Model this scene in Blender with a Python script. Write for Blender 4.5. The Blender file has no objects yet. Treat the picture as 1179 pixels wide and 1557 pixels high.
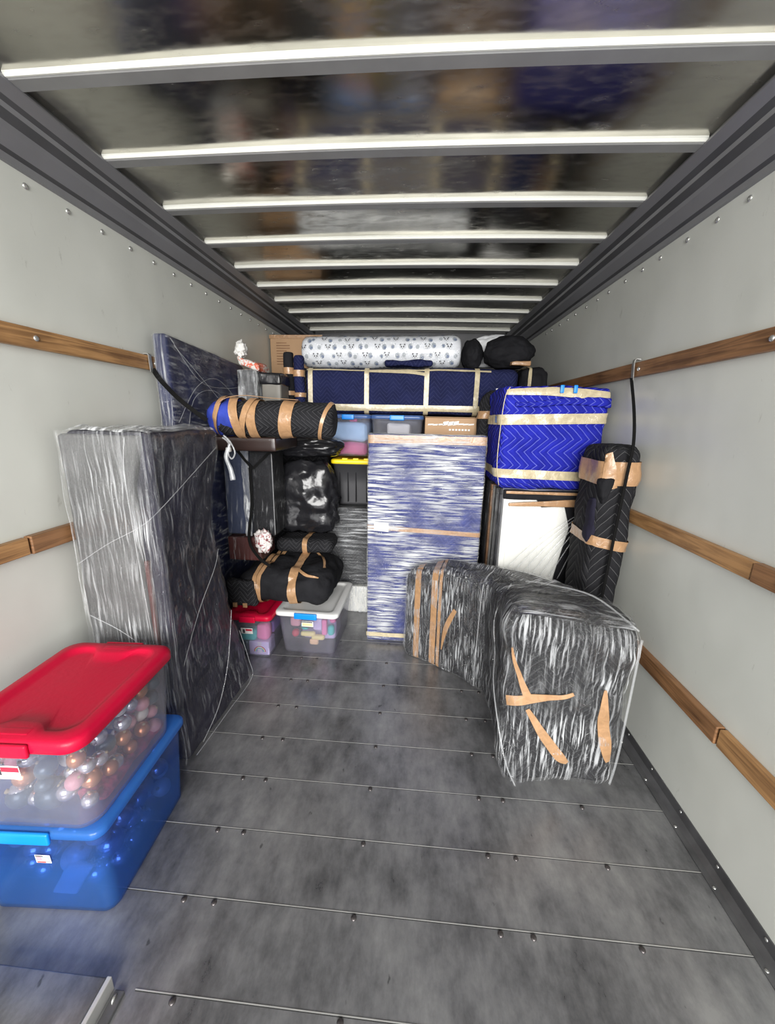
import bpy, math, random
from mathutils import Vector, noise
random.seed(7)
SC = bpy.context.scene
# ---------------------------------------------------------------- camera
cam_d = bpy.data.cameras.new('camera'); cam = bpy.data.objects.new('camera', cam_d)
SC.collection.objects.link(cam); SC.camera = cam
cam_d.sensor_fit = 'HORIZONTAL'; cam_d.sensor_width = 36; cam_d.lens = 36 * 587.88 / 1179
cam_d.clip_start = 0.02
_p, _y, _r = 0.236252, 0.071627, 0.019337
_F = Vector((-math.sin(_y)*math.cos(_p), math.cos(_y)*math.cos(_p), -math.sin(_p)))
_R = Vector((math.cos(_y), math.sin(_y), 0)); _U = _R.cross(_F)
_a = _R*math.cos(_r) + _U*math.sin(_r); _b = -_R*math.sin(_r) + _U*math.cos(_r)
from mathutils import Matrix
cam.matrix_world = Matrix(((_a.x, _b.x, -_F.x, 0), (_a.y, _b.y, -_F.y, 0), (_a.z, _b.z, -_F.z, 1.5), (0, 0, 0, 1)))
# ---------------------------------------------------------------- world, daylight, exposure
W = bpy.data.worlds.new('sky'); SC.world = W; W.use_nodes = True
bg = W.node_tree.nodes['Background']; bg.inputs[0].default_value = (0.93, 0.96, 1.0, 1); bg.inputs[1].default_value = 1.1
def area(name, loc, rot, sx, sy, power, col):
    d = bpy.data.lights.new(name, 'AREA'); d.shape = 'RECTANGLE'; d.size = sx; d.size_y = sy; d.energy = power; d.color = col
    o = bpy.data.objects.new(name, d); o.location = loc; o.rotation_euler = rot; SC.collection.objects.link(o); return o
area('daylight_outside', (0.2, -4.6, 2.3), (math.radians(87), 0, 0), 4.0, 3.4, 900, (1.0, 0.985, 0.96))
SC.view_settings.view_transform = 'Standard'; SC.view_settings.look = 'None'
SC.view_settings.exposure = 0.0; SC.view_settings.gamma = 1; SC.view_settings.use_curve_mapping = False
SC.cycles.transparent_max_bounces = 16

# ---------------------------------------------------------------- materials
def nm(name):
    m = bpy.data.materials.new(name); m.use_nodes = True; m.node_tree.nodes.clear(); return m, m.node_tree
def N(t, typ, ins=None, **kw):
    n = t.nodes.new(typ)
    for k, v in kw.items(): setattr(n, k, v)
    for k, v in (ins or {}).items():
        if isinstance(v, bpy.types.NodeSocket): t.links.new(v, n.inputs[k])
        else: n.inputs[k].default_value = v
    return n
def c4(c): return (c[0], c[1], c[2], 1)
def uvmap(t, sx=1, sy=1, rot=0, obj=False):
    tc = N(t, 'ShaderNodeTexCoord')
    return N(t, 'ShaderNodeMapping', {'Vector': tc.outputs['Object' if obj else 'UV'], 'Scale': (sx, sy, sx if obj else 1), 'Rotation': (0, 0, rot)}).outputs[0]
def ramp(t, fac, stops):
    r = N(t, 'ShaderNodeValToRGB', {'Fac': fac}); e = r.color_ramp.elements
    while len(e) < len(stops): e.new(0.5)
    for i, (p, c) in enumerate(stops):
        e[i].position = p; e[i].color = c4(c) if isinstance(c, tuple) else (c, c, c, 1)
    return r.outputs[0]
def math_(t, op, a, b=0.0, clamp=False):
    n = N(t, 'ShaderNodeMath', operation=op, use_clamp=clamp)
    for i, v in enumerate((a, b)):
        if isinstance(v, bpy.types.NodeSocket): t.links.new(v, n.inputs[i])
        else: n.inputs[i].default_value = v
    return n.outputs[0]
def out(t, sh): N(t, 'ShaderNodeOutputMaterial', {'Surface': sh})
def simple(name, col, rough=.5, metal=0., var=.12, scale=6, bump=.0, bscale=40, spec=.5, coat=0., emis=None):
    m, t = nm(name)
    v = uvmap(t, obj=True)
    n = N(t, 'ShaderNodeTexNoise', {'Vector': v, 'Scale': scale, 'Detail': 5.0}).outputs[0]
    lo = tuple(x*(1-var) for x in col); hi = tuple(min(1, x*(1+var)) for x in col)
    c = ramp(t, n, [(.3, lo), (.7, hi)])
    ins = {'Base Color': c, 'Roughness': rough, 'Metallic': metal, 'Specular IOR Level': spec, 'Coat Weight': coat, 'Coat Roughness': .1}
    if bump:
        b = N(t, 'ShaderNodeTexNoise', {'Vector': v, 'Scale': bscale, 'Detail': 4.0}).outputs[0]
        ins['Normal'] = N(t, 'ShaderNodeBump', {'Strength': bump, 'Distance': .01, 'Height': b}).outputs[0]
    out(t, N(t, 'ShaderNodeBsdfPrincipled', ins).outputs[0]); return m
def blanket(name, col, line, period=.04, zig=.05, thick=.1, swap=False, rough=.8, wr=.6):
    """quilted moving blanket: zigzag stitching on cloth"""
    m, t = nm(name)
    uv = N(t, 'ShaderNodeSeparateXYZ', {'Vector': uvmap(t)})
    u, v = (uv.outputs[1], uv.outputs[0]) if swap else (uv.outputs[0], uv.outputs[1])
    tri = math_(t, 'PINGPONG', u, zig)
    s = math_(t, 'ADD', v, math_(t, 'MULTIPLY', tri, 1.1))
    wob = N(t, 'ShaderNodeTexNoise', {'Vector': uvmap(t), 'Scale': 7.0}).outputs[0]
    s = math_(t, 'ADD', s, math_(t, 'MULTIPLY', wob, .03))
    k = math_(t, 'PINGPONG', math_(t, 'DIVIDE', s, period), .5)
    lm = ramp(t, k, [(0, 1.), (thick, 0.)])
    n = N(t, 'ShaderNodeTexNoise', {'Vector': uvmap(t), 'Scale': 9.0, 'Detail': 6.0}).outputs[0]
    base = ramp(t, n, [(.3, tuple(x*.75 for x in col)), (.7, tuple(x*1.25 for x in col))])
    mix = N(t, 'ShaderNodeMix', {0: math_(t, 'MULTIPLY', lm, .8), 6: base, 7: c4(line)}, data_type='RGBA').outputs[2]
    h = math_(t, 'ADD', math_(t, 'MULTIPLY', ramp(t, k, [(0, 0.), (.4, 1.)]), .5), math_(t, 'MULTIPLY', n, 1.6))
    bp = N(t, 'ShaderNodeBump', {'Strength': wr, 'Distance': .012, 'Height': h}).outputs[0]
    out(t, N(t, 'ShaderNodeBsdfPrincipled', {'Base Color': mix, 'Roughness': rough, 'Normal': bp, 'Specular IOR Level': .12}).outputs[0])
    return m
def gloss_fac(t, f0, k, nrm=None):
    ins = {'Blend': .5}
    if nrm is not None: ins['Normal'] = nrm
    f = N(t, 'ShaderNodeLayerWeight', ins).outputs['Facing']
    return math_(t, 'ADD', math_(t, 'MULTIPLY', math_(t, 'POWER', f, 4.), k), f0, True)
def film(name, sx, sy, rot=0., lo=.5, hi=.68, mx=.75, mn=.07, patch=3., bump=.8, col=(.86, .88, .9), plo=.38, phi=.62, f0=.025):
    """stretch film: mostly clear, whitened where the plies wrinkle, glossy all over"""
    m, t = nm(name)
    v = uvmap(t, sx, sy, rot)
    wv = N(t, 'ShaderNodeTexNoise', {'Vector': v, 'Scale': 1.0, 'Detail': 7.0, 'Roughness': .62, 'Distortion': .35}).outputs[0]
    st = ramp(t, wv, [(lo, 0.), (hi, 1.)])
    pt = ramp(t, N(t, 'ShaderNodeTexNoise', {'Vector': uvmap(t, 1, .8, rot), 'Scale': patch, 'Detail': 3.0}).outputs[0], [(plo, .12), (phi, 1.)])
    fac = math_(t, 'ADD', math_(t, 'MULTIPLY', math_(t, 'MULTIPLY', st, pt), mx*.8), mn*.35, True)
    bp = N(t, 'ShaderNodeBump', {'Strength': bump, 'Distance': .03, 'Height': wv}).outputs[0]
    pr = N(t, 'ShaderNodeBsdfPrincipled', {'Base Color': c4(col), 'Roughness': .22, 'Normal': bp, 'Specular IOR Level': .7}).outputs[0]
    gl = N(t, 'ShaderNodeBsdfGlossy', {'Color': (1, 1, 1, 1), 'Roughness': .07, 'Normal': bp}).outputs[0]
    tr = N(t, 'ShaderNodeBsdfTransparent').outputs[0]
    fr = gloss_fac(t, f0, .35, bp)
    a = N(t, 'ShaderNodeMixShader', {0: fr, 1: tr, 2: gl}).outputs[0]
    out(t, N(t, 'ShaderNodeMixShader', {0: fac, 1: a, 2: pr}).outputs[0]); return m
def clear_plastic(name, col, alpha, rough=.25):
    m, t = nm(name)
    n = N(t, 'ShaderNodeTexNoise', {'Vector': uvmap(t, obj=True), 'Scale': 5.0, 'Detail': 3.0}).outputs[0]
    fac = math_(t, 'ADD', math_(t, 'MULTIPLY', n, .12), alpha - .06, True)
    pr = N(t, 'ShaderNodeBsdfPrincipled', {'Base Color': c4(col), 'Roughness': rough}).outputs[0]
    tl = N(t, 'ShaderNodeBsdfTranslucent', {'Color': c4(col)}).outputs[0]
    s = N(t, 'ShaderNodeMixShader', {0: .45, 1: pr, 2: tl}).outputs[0]
    tint = tuple(.6 + .4*x for x in col) if min(col) > .3 else tuple(.42 + .55*x for x in col)
    gl = N(t, 'ShaderNodeBsdfGlossy', {'Roughness': .15}).outputs[0]
    tr = N(t, 'ShaderNodeBsdfTransparent', {'Color': c4(tint)}).outputs[0]
    fr = gloss_fac(t, .03, .5)
    a = N(t, 'ShaderNodeMixShader', {0: fr, 1: tr, 2: gl}).outputs[0]
    out(t, N(t, 'ShaderNodeMixShader', {0: fac, 1: a, 2: s}).outputs[0]); return m

def wall_mat():
    m, t = nm('white_wall_panel'); v = uvmap(t, obj=True)
    n = N(t, 'ShaderNodeTexNoise', {'Vector': v, 'Scale': 1.6, 'Detail': 6.0}).outputs[0]
    c = ramp(t, n, [(.3, (.58, .59, .54)), (.7, (.67, .68, .63))])
    sc = N(t, 'ShaderNodeTexNoise', {'Vector': uvmap(t, 3, 9, .5, obj=True), 'Scale': 2.2, 'Detail': 8.0, 'Roughness': .7}).outputs[0]
    dk = ramp(t, sc, [(.645, 0.), (.70, 1.)])
    c = N(t, 'ShaderNodeMix', {0: math_(t, 'MULTIPLY', dk, .4), 6: c, 7: (.28, .27, .23, 1)}, data_type='RGBA').outputs[2]
    b = N(t, 'ShaderNodeTexNoise', {'Vector': v, 'Scale': 2.5, 'Detail': 2.0}).outputs[0]
    bp = N(t, 'ShaderNodeBump', {'Strength': .35, 'Distance': .02, 'Height': b}).outputs[0]
    out(t, N(t, 'ShaderNodeBsdfPrincipled', {'Base Color': c, 'Roughness': .3, 'Normal': bp}).outputs[0]); return m
def floor_mat():
    m, t = nm('worn_floor_metal'); v = uvmap(t, obj=True)
    n1 = N(t, 'ShaderNodeTexNoise', {'Vector': v, 'Scale': 2.2, 'Detail': 8.0, 'Roughness': .65}).outputs[0]
    n2 = N(t, 'ShaderNodeTexNoise', {'Vector': uvmap(t, 14, 6, obj=True), 'Scale': 1.0, 'Detail': 8.0, 'Roughness': .7}).outputs[0]
    f = math_(t, 'ADD', math_(t, 'MULTIPLY', n1, .6), math_(t, 'MULTIPLY', n2, .4))
    c = ramp(t, f, [(.38, (.12, .12, .126)), (.5, (.25, .25, .258)), (.62, (.38, .38, .38))])
    spk = ramp(t, N(t, 'ShaderNodeTexNoise', {'Vector': uvmap(t, 26, 13, .4, obj=True), 'Scale': 1.0, 'Detail': 4.0}).outputs[0], [(.70, 0.), (.74, 1.)])
    c = N(t, 'ShaderNodeMix', {0: math_(t, 'MULTIPLY', spk, .6), 6: c, 7: (.04, .04, .04, 1)}, data_type='RGBA').outputs[2]
    r = ramp(t, f, [(.38, .27), (.62, .42)])
    bp = N(t, 'ShaderNodeBump', {'Strength': .2, 'Distance': .004, 'Height': n2}).outputs[0]
    out(t, N(t, 'ShaderNodeBsdfPrincipled', {'Base Color': c, 'Roughness': r, 'Metallic': .6, 'Normal': bp}).outputs[0]); return m
def roof_mat():
    m, t = nm('shiny_roof_sheet'); v = uvmap(t, obj=True)
    n = N(t, 'ShaderNodeTexNoise', {'Vector': v, 'Scale': 2.0, 'Detail': 3.0}).outputs[0]
    s = N(t, 'ShaderNodeTexNoise', {'Vector': uvmap(t, 14, 40, .7, obj=True), 'Scale': 1.0, 'Detail': 5.0}).outputs[0]
    c = ramp(t, n, [(.3, (.38, .37, .33)), (.7, (.60, .58, .52))])
    b = N(t, 'ShaderNodeTexNoise', {'Vector': uvmap(t, 1.2, 3, obj=True), 'Scale': 1.0, 'Detail': .5}).outputs[0]
    bp = N(t, 'ShaderNodeBump', {'Strength': .5, 'Distance': .03, 'Height': b}).outputs[0]
    r = ramp(t, s, [(.45, .17), (.75, .30)])
    out(t, N(t, 'ShaderNodeBsdfPrincipled', {'Base Color': c, 'Roughness': r, 'Metallic': 1., 'Normal': bp}).outputs[0]); return m
def wood_mat(name, a, b):
    m, t = nm(name)
    w = N(t, 'ShaderNodeTexNoise', {'Vector': uvmap(t, 3, 60), 'Scale': 1.0, 'Detail': 7.0, 'Distortion': 1.2}).outputs[0]
    k = N(t, 'ShaderNodeTexNoise', {'Vector': uvmap(t, 5, 9), 'Scale': 1.0, 'Detail': 4.0}).outputs[0]
    f = math_(t, 'ADD', math_(t, 'MULTIPLY', w, .6), math_(t, 'MULTIPLY', k, .4))
    c = ramp(t, f, [(.36, a), (.6, b)])
    bp = N(t, 'ShaderNodeBump', {'Strength': .3, 'Distance': .004, 'Height': w}).outputs[0]
    out(t, N(t, 'ShaderNodeBsdfPrincipled', {'Base Color': c, 'Roughness': .5, 'Normal': bp}).outputs[0]); return m
def bag_mat(name, col=(.012, .012, .014), rough=.22):
    m, t = nm(name)
    n = N(t, 'ShaderNodeTexNoise', {'Vector': uvmap(t, obj=True), 'Scale': 5.0, 'Detail': 1.0, 'Distortion': .8}).outputs[0]
    n2 = N(t, 'ShaderNodeTexNoise', {'Vector': uvmap(t, obj=True), 'Scale': 20.0, 'Detail': 2.0, 'Distortion': .6}).outputs[0]
    h = math_(t, 'ADD', n, math_(t, 'MULTIPLY', n2, .12))
    bp = N(t, 'ShaderNodeBump', {'Strength': .7, 'Distance': .03, 'Height': h}).outputs[0]
    out(t, N(t, 'ShaderNodeBsdfPrincipled', {'Base Color': c4(col), 'Roughness': rough, 'Normal': bp, 'Specular IOR Level': .5}).outputs[0]); return m
def tape_mat(name, col, rough=.28):
    m, t = nm(name)
    n = N(t, 'ShaderNodeTexNoise', {'Vector': uvmap(t, obj=True), 'Scale': 38.0, 'Detail': 5.0, 'Distortion': .8}).outputs[0]
    c = ramp(t, n, [(.3, tuple(x*.85 for x in col)), (.7, tuple(min(1, x*1.12) for x in col))])
    bp = N(t, 'ShaderNodeBump', {'Strength': .5, 'Distance': .006, 'Height': n}).outputs[0]
    out(t, N(t, 'ShaderNodeBsdfPrincipled', {'Base Color': c, 'Roughness': rough, 'Normal': bp}).outputs[0]); return m
def print_mat(name, base, ink, s=30, lo=.5):
    m, t = nm(name)
    n = N(t, 'ShaderNodeTexNoise', {'Vector': uvmap(t, obj=True), 'Scale': s, 'Detail': 3.0, 'Distortion': 2.}).outputs[0]
    c = ramp(t, n, [(lo, base), (lo+.04, ink)])
    out(t, N(t, 'ShaderNodeBsdfPrincipled', {'Base Color': c, 'Roughness': .4}).outputs[0]); return m

M = {}
M['wall'] = wall_mat(); M['floor'] = floor_mat(); M['roof'] = roof_mat()
M['rib'] = simple('shaded_bow_metal', (.34, .34, .34), .4, .3, .1)  # bow metal, darkened so the underside's shade sits in the colour
M['rib_lit'] = simple('lit_bow_metal', (.86, .86, .80), .4, .1, .04)  # same bow metal, brightened: daylight on the front faces painted in
M['rail'] = simple('grey_steel_rail', (.25, .25, .262), .38, .35, .08, 3)
M['rail_dark'] = simple('dark_steel_groove', (.09, .09, .095), .5, .3)
M['trim'] = simple('floor_angle_steel', (.13, .13, .135), .38, .6, .3, 9)
M['rivet'] = simple('bright_rivet', (.62, .62, .6), .25, .8)
M['bolt'] = simple('dark_bolt', (.10, .09, .09), .35, .7)
M['seam'] = simple('worn_bright_edge', (.62, .62, .6), .35, .6)
M['seam_dark'] = simple('seam_gap', (.03, .03, .03), .8)
M['wood'] = wood_mat('worn_slat_wood', (.16, .075, .028), (.46, .25, .10))
M['wood_d'] = wood_mat('dark_slat_wood', (.11, .05, .02), (.30, .15, .065))
M['black_blk'] = blanket('black_moving_blanket', (.016, .016, .018), (.085, .085, .09), .03, .05, .08)
M['black_blk2'] = blanket('black_striped_blanket', (.015, .015, .017), (.13, .13, .13), .05, .2, .05, swap=False)
M['navy_blk'] = blanket('navy_moving_blanket', (.012, .015, .055), (.035, .04, .10), .03, .05, .15)
M['panel_blk'] = blanket('navy_quilt', (.035, .045, .17), (.09, .10, .26), .04, .05, .1)
M['blue_blk'] = blanket('royal_blue_moving_blanket', (.014, .018, .29), (.16, .18, .58), .045, .075, .09, swap=True, wr=.9)
M['grey_fab'] = simple(spec=.12, name='grey_fabric', col=(.085, .085, .085), rough=.7, var=.25, scale=8, bump=.4, bscale=30)
M['dark_fab'] = simple(spec=.12, name='dark_navy_fabric', col=(.014, .013, .024), rough=.75, var=.3, scale=5, bump=.5, bscale=25)
M['black_fab'] = simple(spec=.12, name='black_fabric', col=(.013, .013, .015), rough=.8, var=.3, scale=8, bump=.6, bscale=30)
M['blue_fab'] = simple(spec=.12, name='blue_cloth', col=(.03, .05, .30), rough=.75, var=.3, scale=8, bump=.6, bscale=25)
M['maroon'] = simple('dark_maroon_wood', (.06, .014, .012), .4, 0, .4, 5)
M['bag'] = bag_mat('black_bin_bag'); M['wbag'] = bag_mat('white_plastic_bag', (.75, .76, .78), .35)
M['tan'] = tape_mat('tan_packing_tape', (.37, .215, .11)); M['gold'] = tape_mat('golden_packing_tape', (.47, .40, .26), .22)
M['card'] = simple('cardboard', (.40, .245, .13), .65, 0, .08, 4)
M['film_v'] = film('stretch_film_vertical', 90, 4, lo=.50, hi=.64, mx=.80, mn=.12, patch=4, f0=.018)
M['film_h'] = film('stretch_film_horizontal', 5, 85, lo=.43, hi=.58, mx=1.05, mn=.10, patch=2.6, plo=.40, phi=.56)
M['film_d'] = film('stretch_film_diagonal', 60, 6, rot=.8, lo=.54, hi=.74, mx=.5, mn=.03, f0=.010)
M['film_s'] = film('stretch_film_streaky', 95, 7, rot=.12, lo=.50, hi=.62, mx=.85, mn=.05, patch=4.)
M['film_b'] = film('loose_film', 40, 9, rot=.3, lo=.45, hi=.6, mx=.9, mn=.3)
M['white'] = simple('white_panel', (.74, .74, .70), .45, 0, .05)
M['whiteplas'] = simple('white_plastic', (.70, .70, .69), .35, 0, .04)
M['red'] = simple('red_plastic_lid', (.48, .003, .032), .38, 0, .06, 3, .1, 60, .25)
M['red_frost'] = M['red']
M['clear'] = clear_plastic('clear_tote_plastic', (.80, .80, .86), .12)
M['clear2'] = clear_plastic('frosted_tote_plastic', (.74, .74, .82), .13)
M['bluelid'] = clear_plastic('blue_lid_plastic', (.07, .30, .80), .6, .3)
M['bluebody'] = clear_plastic('blue_tote_plastic', (.09, .32, .82), .24)
M['bluelatch'] = simple('blue_latch', (.0, .21, .70), .35, 0, .05)
M['palebluelid'] = clear_plastic('pale_blue_lid', (.15, .30, .70), .55)
M['yellow'] = simple('yellow_plastic', (.80, .60, .01), .4, 0, .05)
M['blackplas'] = simple('black_plastic', (.035, .035, .038), .42, 0, .1)
M['strap'] = simple('black_strap', (.006, .006, .006), .7, spec=.1)
M['hook'] = simple('strap_hook', (.45, .45, .43), .3, .8)
def plain(n, c, r=.5, mt=0.): M[n] = simple(n, c, r, mt, .08); return M[n]
for n, c, r, mt in (('silver', (.75, .74, .78), .16, .85), ('pearl', (.74, .70, .64), .3, .1), ('copper', (.62, .26, .13), .25, .6), ('teal_grey', (.08, .12, .15), .3, .2),
                    ('rosepink', (.62, .30, .34), .5, 0), ('pink', (.80, .20, .42), .6, 0), ('magenta', (.55, .05, .22), .6, 0), ('skyblue', (.35, .55, .78), .6, 0),
                    ('teal', (.02, .50, .47), .6, 0), ('purple', (.35, .22, .62), .5, 0), ('lilac', (.62, .52, .80), .5, 0), ('peach', (.78, .50, .28), .5, 0), ('straw', (.78, .66, .25), .5, 0),
                    ('crimson', (.50, .02, .05), .5, 0), ('paper', (.72, .71, .68), .6, 0), ('ink', (.05, .05, .06), .5, 0), ('inkred', (.55, .04, .04), .5, 0), ('inkblue', (.15, .19, .29), .5, 0), ('inkgrey', (.36, .39, .42), .5, 0)):
    plain(n, c, r, mt)
M['mattress'] = simple('white_mattress_cover', (.72, .74, .78), .4, 0, .04)
M['news'] = print_mat('crumpled_printed_bag', (.66, .62, .60), (.25, .05, .06), 26, .54)
M['tinsel'] = simple('red_mesh_ribbon', (.42, .06, .12), .5, .2, .7, 60, .8, 90)

# ---------------------------------------------------------------- object helpers
COL = SC.collection; ORG = {}
def tag(o, label=None, cat=None, group=None, kind=None):
    if label: o['label'] = label
    if cat: o['category'] = cat
    if group: o['group'] = group
    if kind: o['kind'] = kind
    return o
def empty(name, loc, label, cat, group=None):
    o = bpy.data.objects.new(name, None); o.empty_display_size = .05; o.location = loc; COL.objects.link(o)
    ORG[o.name] = Vector(loc); return tag(o, label, cat, group)
def mk(name, V, F, mats, parent=None, uv=None, mi=None, smooth=True, origin=None):
    og = Vector((0, 0, 0))
    if parent is not None:
        q = parent
        while q is not None: 
            og += q.location; q = q.parent
    elif origin is not None: og = Vector(origin)
    me = bpy.data.meshes.new(name); me.from_pydata([tuple(Vector(v) - og) for v in V], [], F)
    for m in (mats if isinstance(mats, (list, tuple)) else [mats]): me.materials.append(m)
    if mi: me.polygons.foreach_set('material_index', mi)
    if uv:
        l = me.uv_layers.new(name='UVMap'); i = 0
        for f, fu in zip(F, uv):
            for c in fu: l.data[i].uv = c; i += 1
    if smooth: me.polygons.foreach_set('use_smooth', [True]*len(F))
    me.update()
    o = bpy.data.objects.new(name, me); COL.objects.link(o)
    if parent is not None: o.parent = parent
    elif origin is not None: o.location = og
    return o
def structure(o): o['kind'] = 'structure'; return o
def boxes(bl):
    """list of (x0,x1,y0,y1,z0,z1) -> V, F, uv"""
    V, F, U = [], [], []
    for x0, x1, y0, y1, z0, z1 in bl:
        n = len(V)
        V += [(x0,y0,z0),(x1,y0,z0),(x1,y1,z0),(x0,y1,z0),(x0,y0,z1),(x1,y0,z1),(x1,y1,z1),(x0,y1,z1)]
        for f in ((0,3,2,1),(4,5,6,7),(0,1,5,4),(1,2,6,5),(2,3,7,6),(3,0,4,7)): 
            F.append(tuple(n+i for i in f))
            p = [V[n+i] for i in f]
            dx = max(q[0] for q in p)-min(q[0] for q in p); dy = max(q[1] for q in p)-min(q[1] for q in p); dz = max(q[2] for q in p)-min(q[2] for q in p)
            if dz < 1e-9: U.append([(q[1], q[0]) for q in p])
            elif dx < 1e-9: U.append([(q[1], q[2]) for q in p])
            else: U.append([(q[0], q[2]) for q in p])
    return V, F, U
def bevbox(name, b, mat, parent=None, bev=.004, origin=None):
    V, F, U = boxes([b]); o = mk(name, V, F, mat, parent, U, smooth=False, origin=origin)
    md = o.modifiers.new('bevel', 'BEVEL'); md.width = bev; md.segments = 3; md.limit_method = 'ANGLE'; return o
def loft(rings, close0=True, close1=True):
    V, F = [], []; n = len(rings[0])
    for r in rings: V += r
    for k in range(len(rings)-1):
        for i in range(n):
            j = (i+1) % n; F.append((k*n+i, k*n+j, (k+1)*n+j, (k+1)*n+i))
    if close0: F.append(tuple(range(n))[::-1])
    if close1: F.append(tuple((len(rings)-1)*n+i for i in range(n)))
    return V, F
def tube(name, pts, rad, mat, parent=None, seg=8, flat=1., origin=None, sub=6):
    P = smooth_path(pts, sub); rings = []
    up = Vector((0, 0, 1))
    for i, p in enumerate(P):
        t = (P[min(i+1, len(P)-1)] - P[max(i-1, 0)]).normalized()
        s = t.cross(up if abs(t.z) < .9 else Vector((0, 1, 0))).normalized(); w = s.cross(t)
        rr_ = rad[min(len(rad)-1, int(i*len(rad)/len(P)))] if isinstance(rad, (list, tuple)) else rad
        rings.append([p + s*math.cos(a)*rr_ + w*math.sin(a)*rr_*flat for a in [2*math.pi*k/seg for k in range(seg)]])
    V, F = loft(rings); return mk(name, V, F, mat, parent, origin=origin)
def smooth_path(pts, sub=6):
    P = [Vector(p) for p in pts]
    if len(P) < 3: return [P[0].lerp(P[-1], k/sub) for k in range(sub+1)]
    o = []
    for i in range(len(P)-1):
        a, b, c, d = P[max(i-1,0)], P[i], P[i+1], P[min(i+2, len(P)-1)]
        for k in range(sub):
            t = k/sub; o.append(.5*((2*b) + (c-a)*t + (2*a-5*b+4*c-d)*t*t + (3*b-a-3*c+d)*t**3))
    o.append(P[-1]); return o
def ribbon(name, pts, w, mat, parent=None, side=(0, 0, 1), th=.002, sub=5):
    """flat webbing: rectangular section, width along side"""
    P = smooth_path(pts, sub); rings = []; sd = Vector(side).normalized()
    for i, p in enumerate(P):
        t = (P[min(i+1, len(P)-1)] - P[max(i-1, 0)]).normalized(); s = (sd - t*sd.dot(t)).normalized(); n = s.cross(t)
        rings.append([p - s*w/2 - n*th, p + s*w/2 - n*th, p + s*w/2 + n*th, p - s*w/2 + n*th])
    V, F = loft(rings); return mk(name, V, F, mat, parent, smooth=False)

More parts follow.
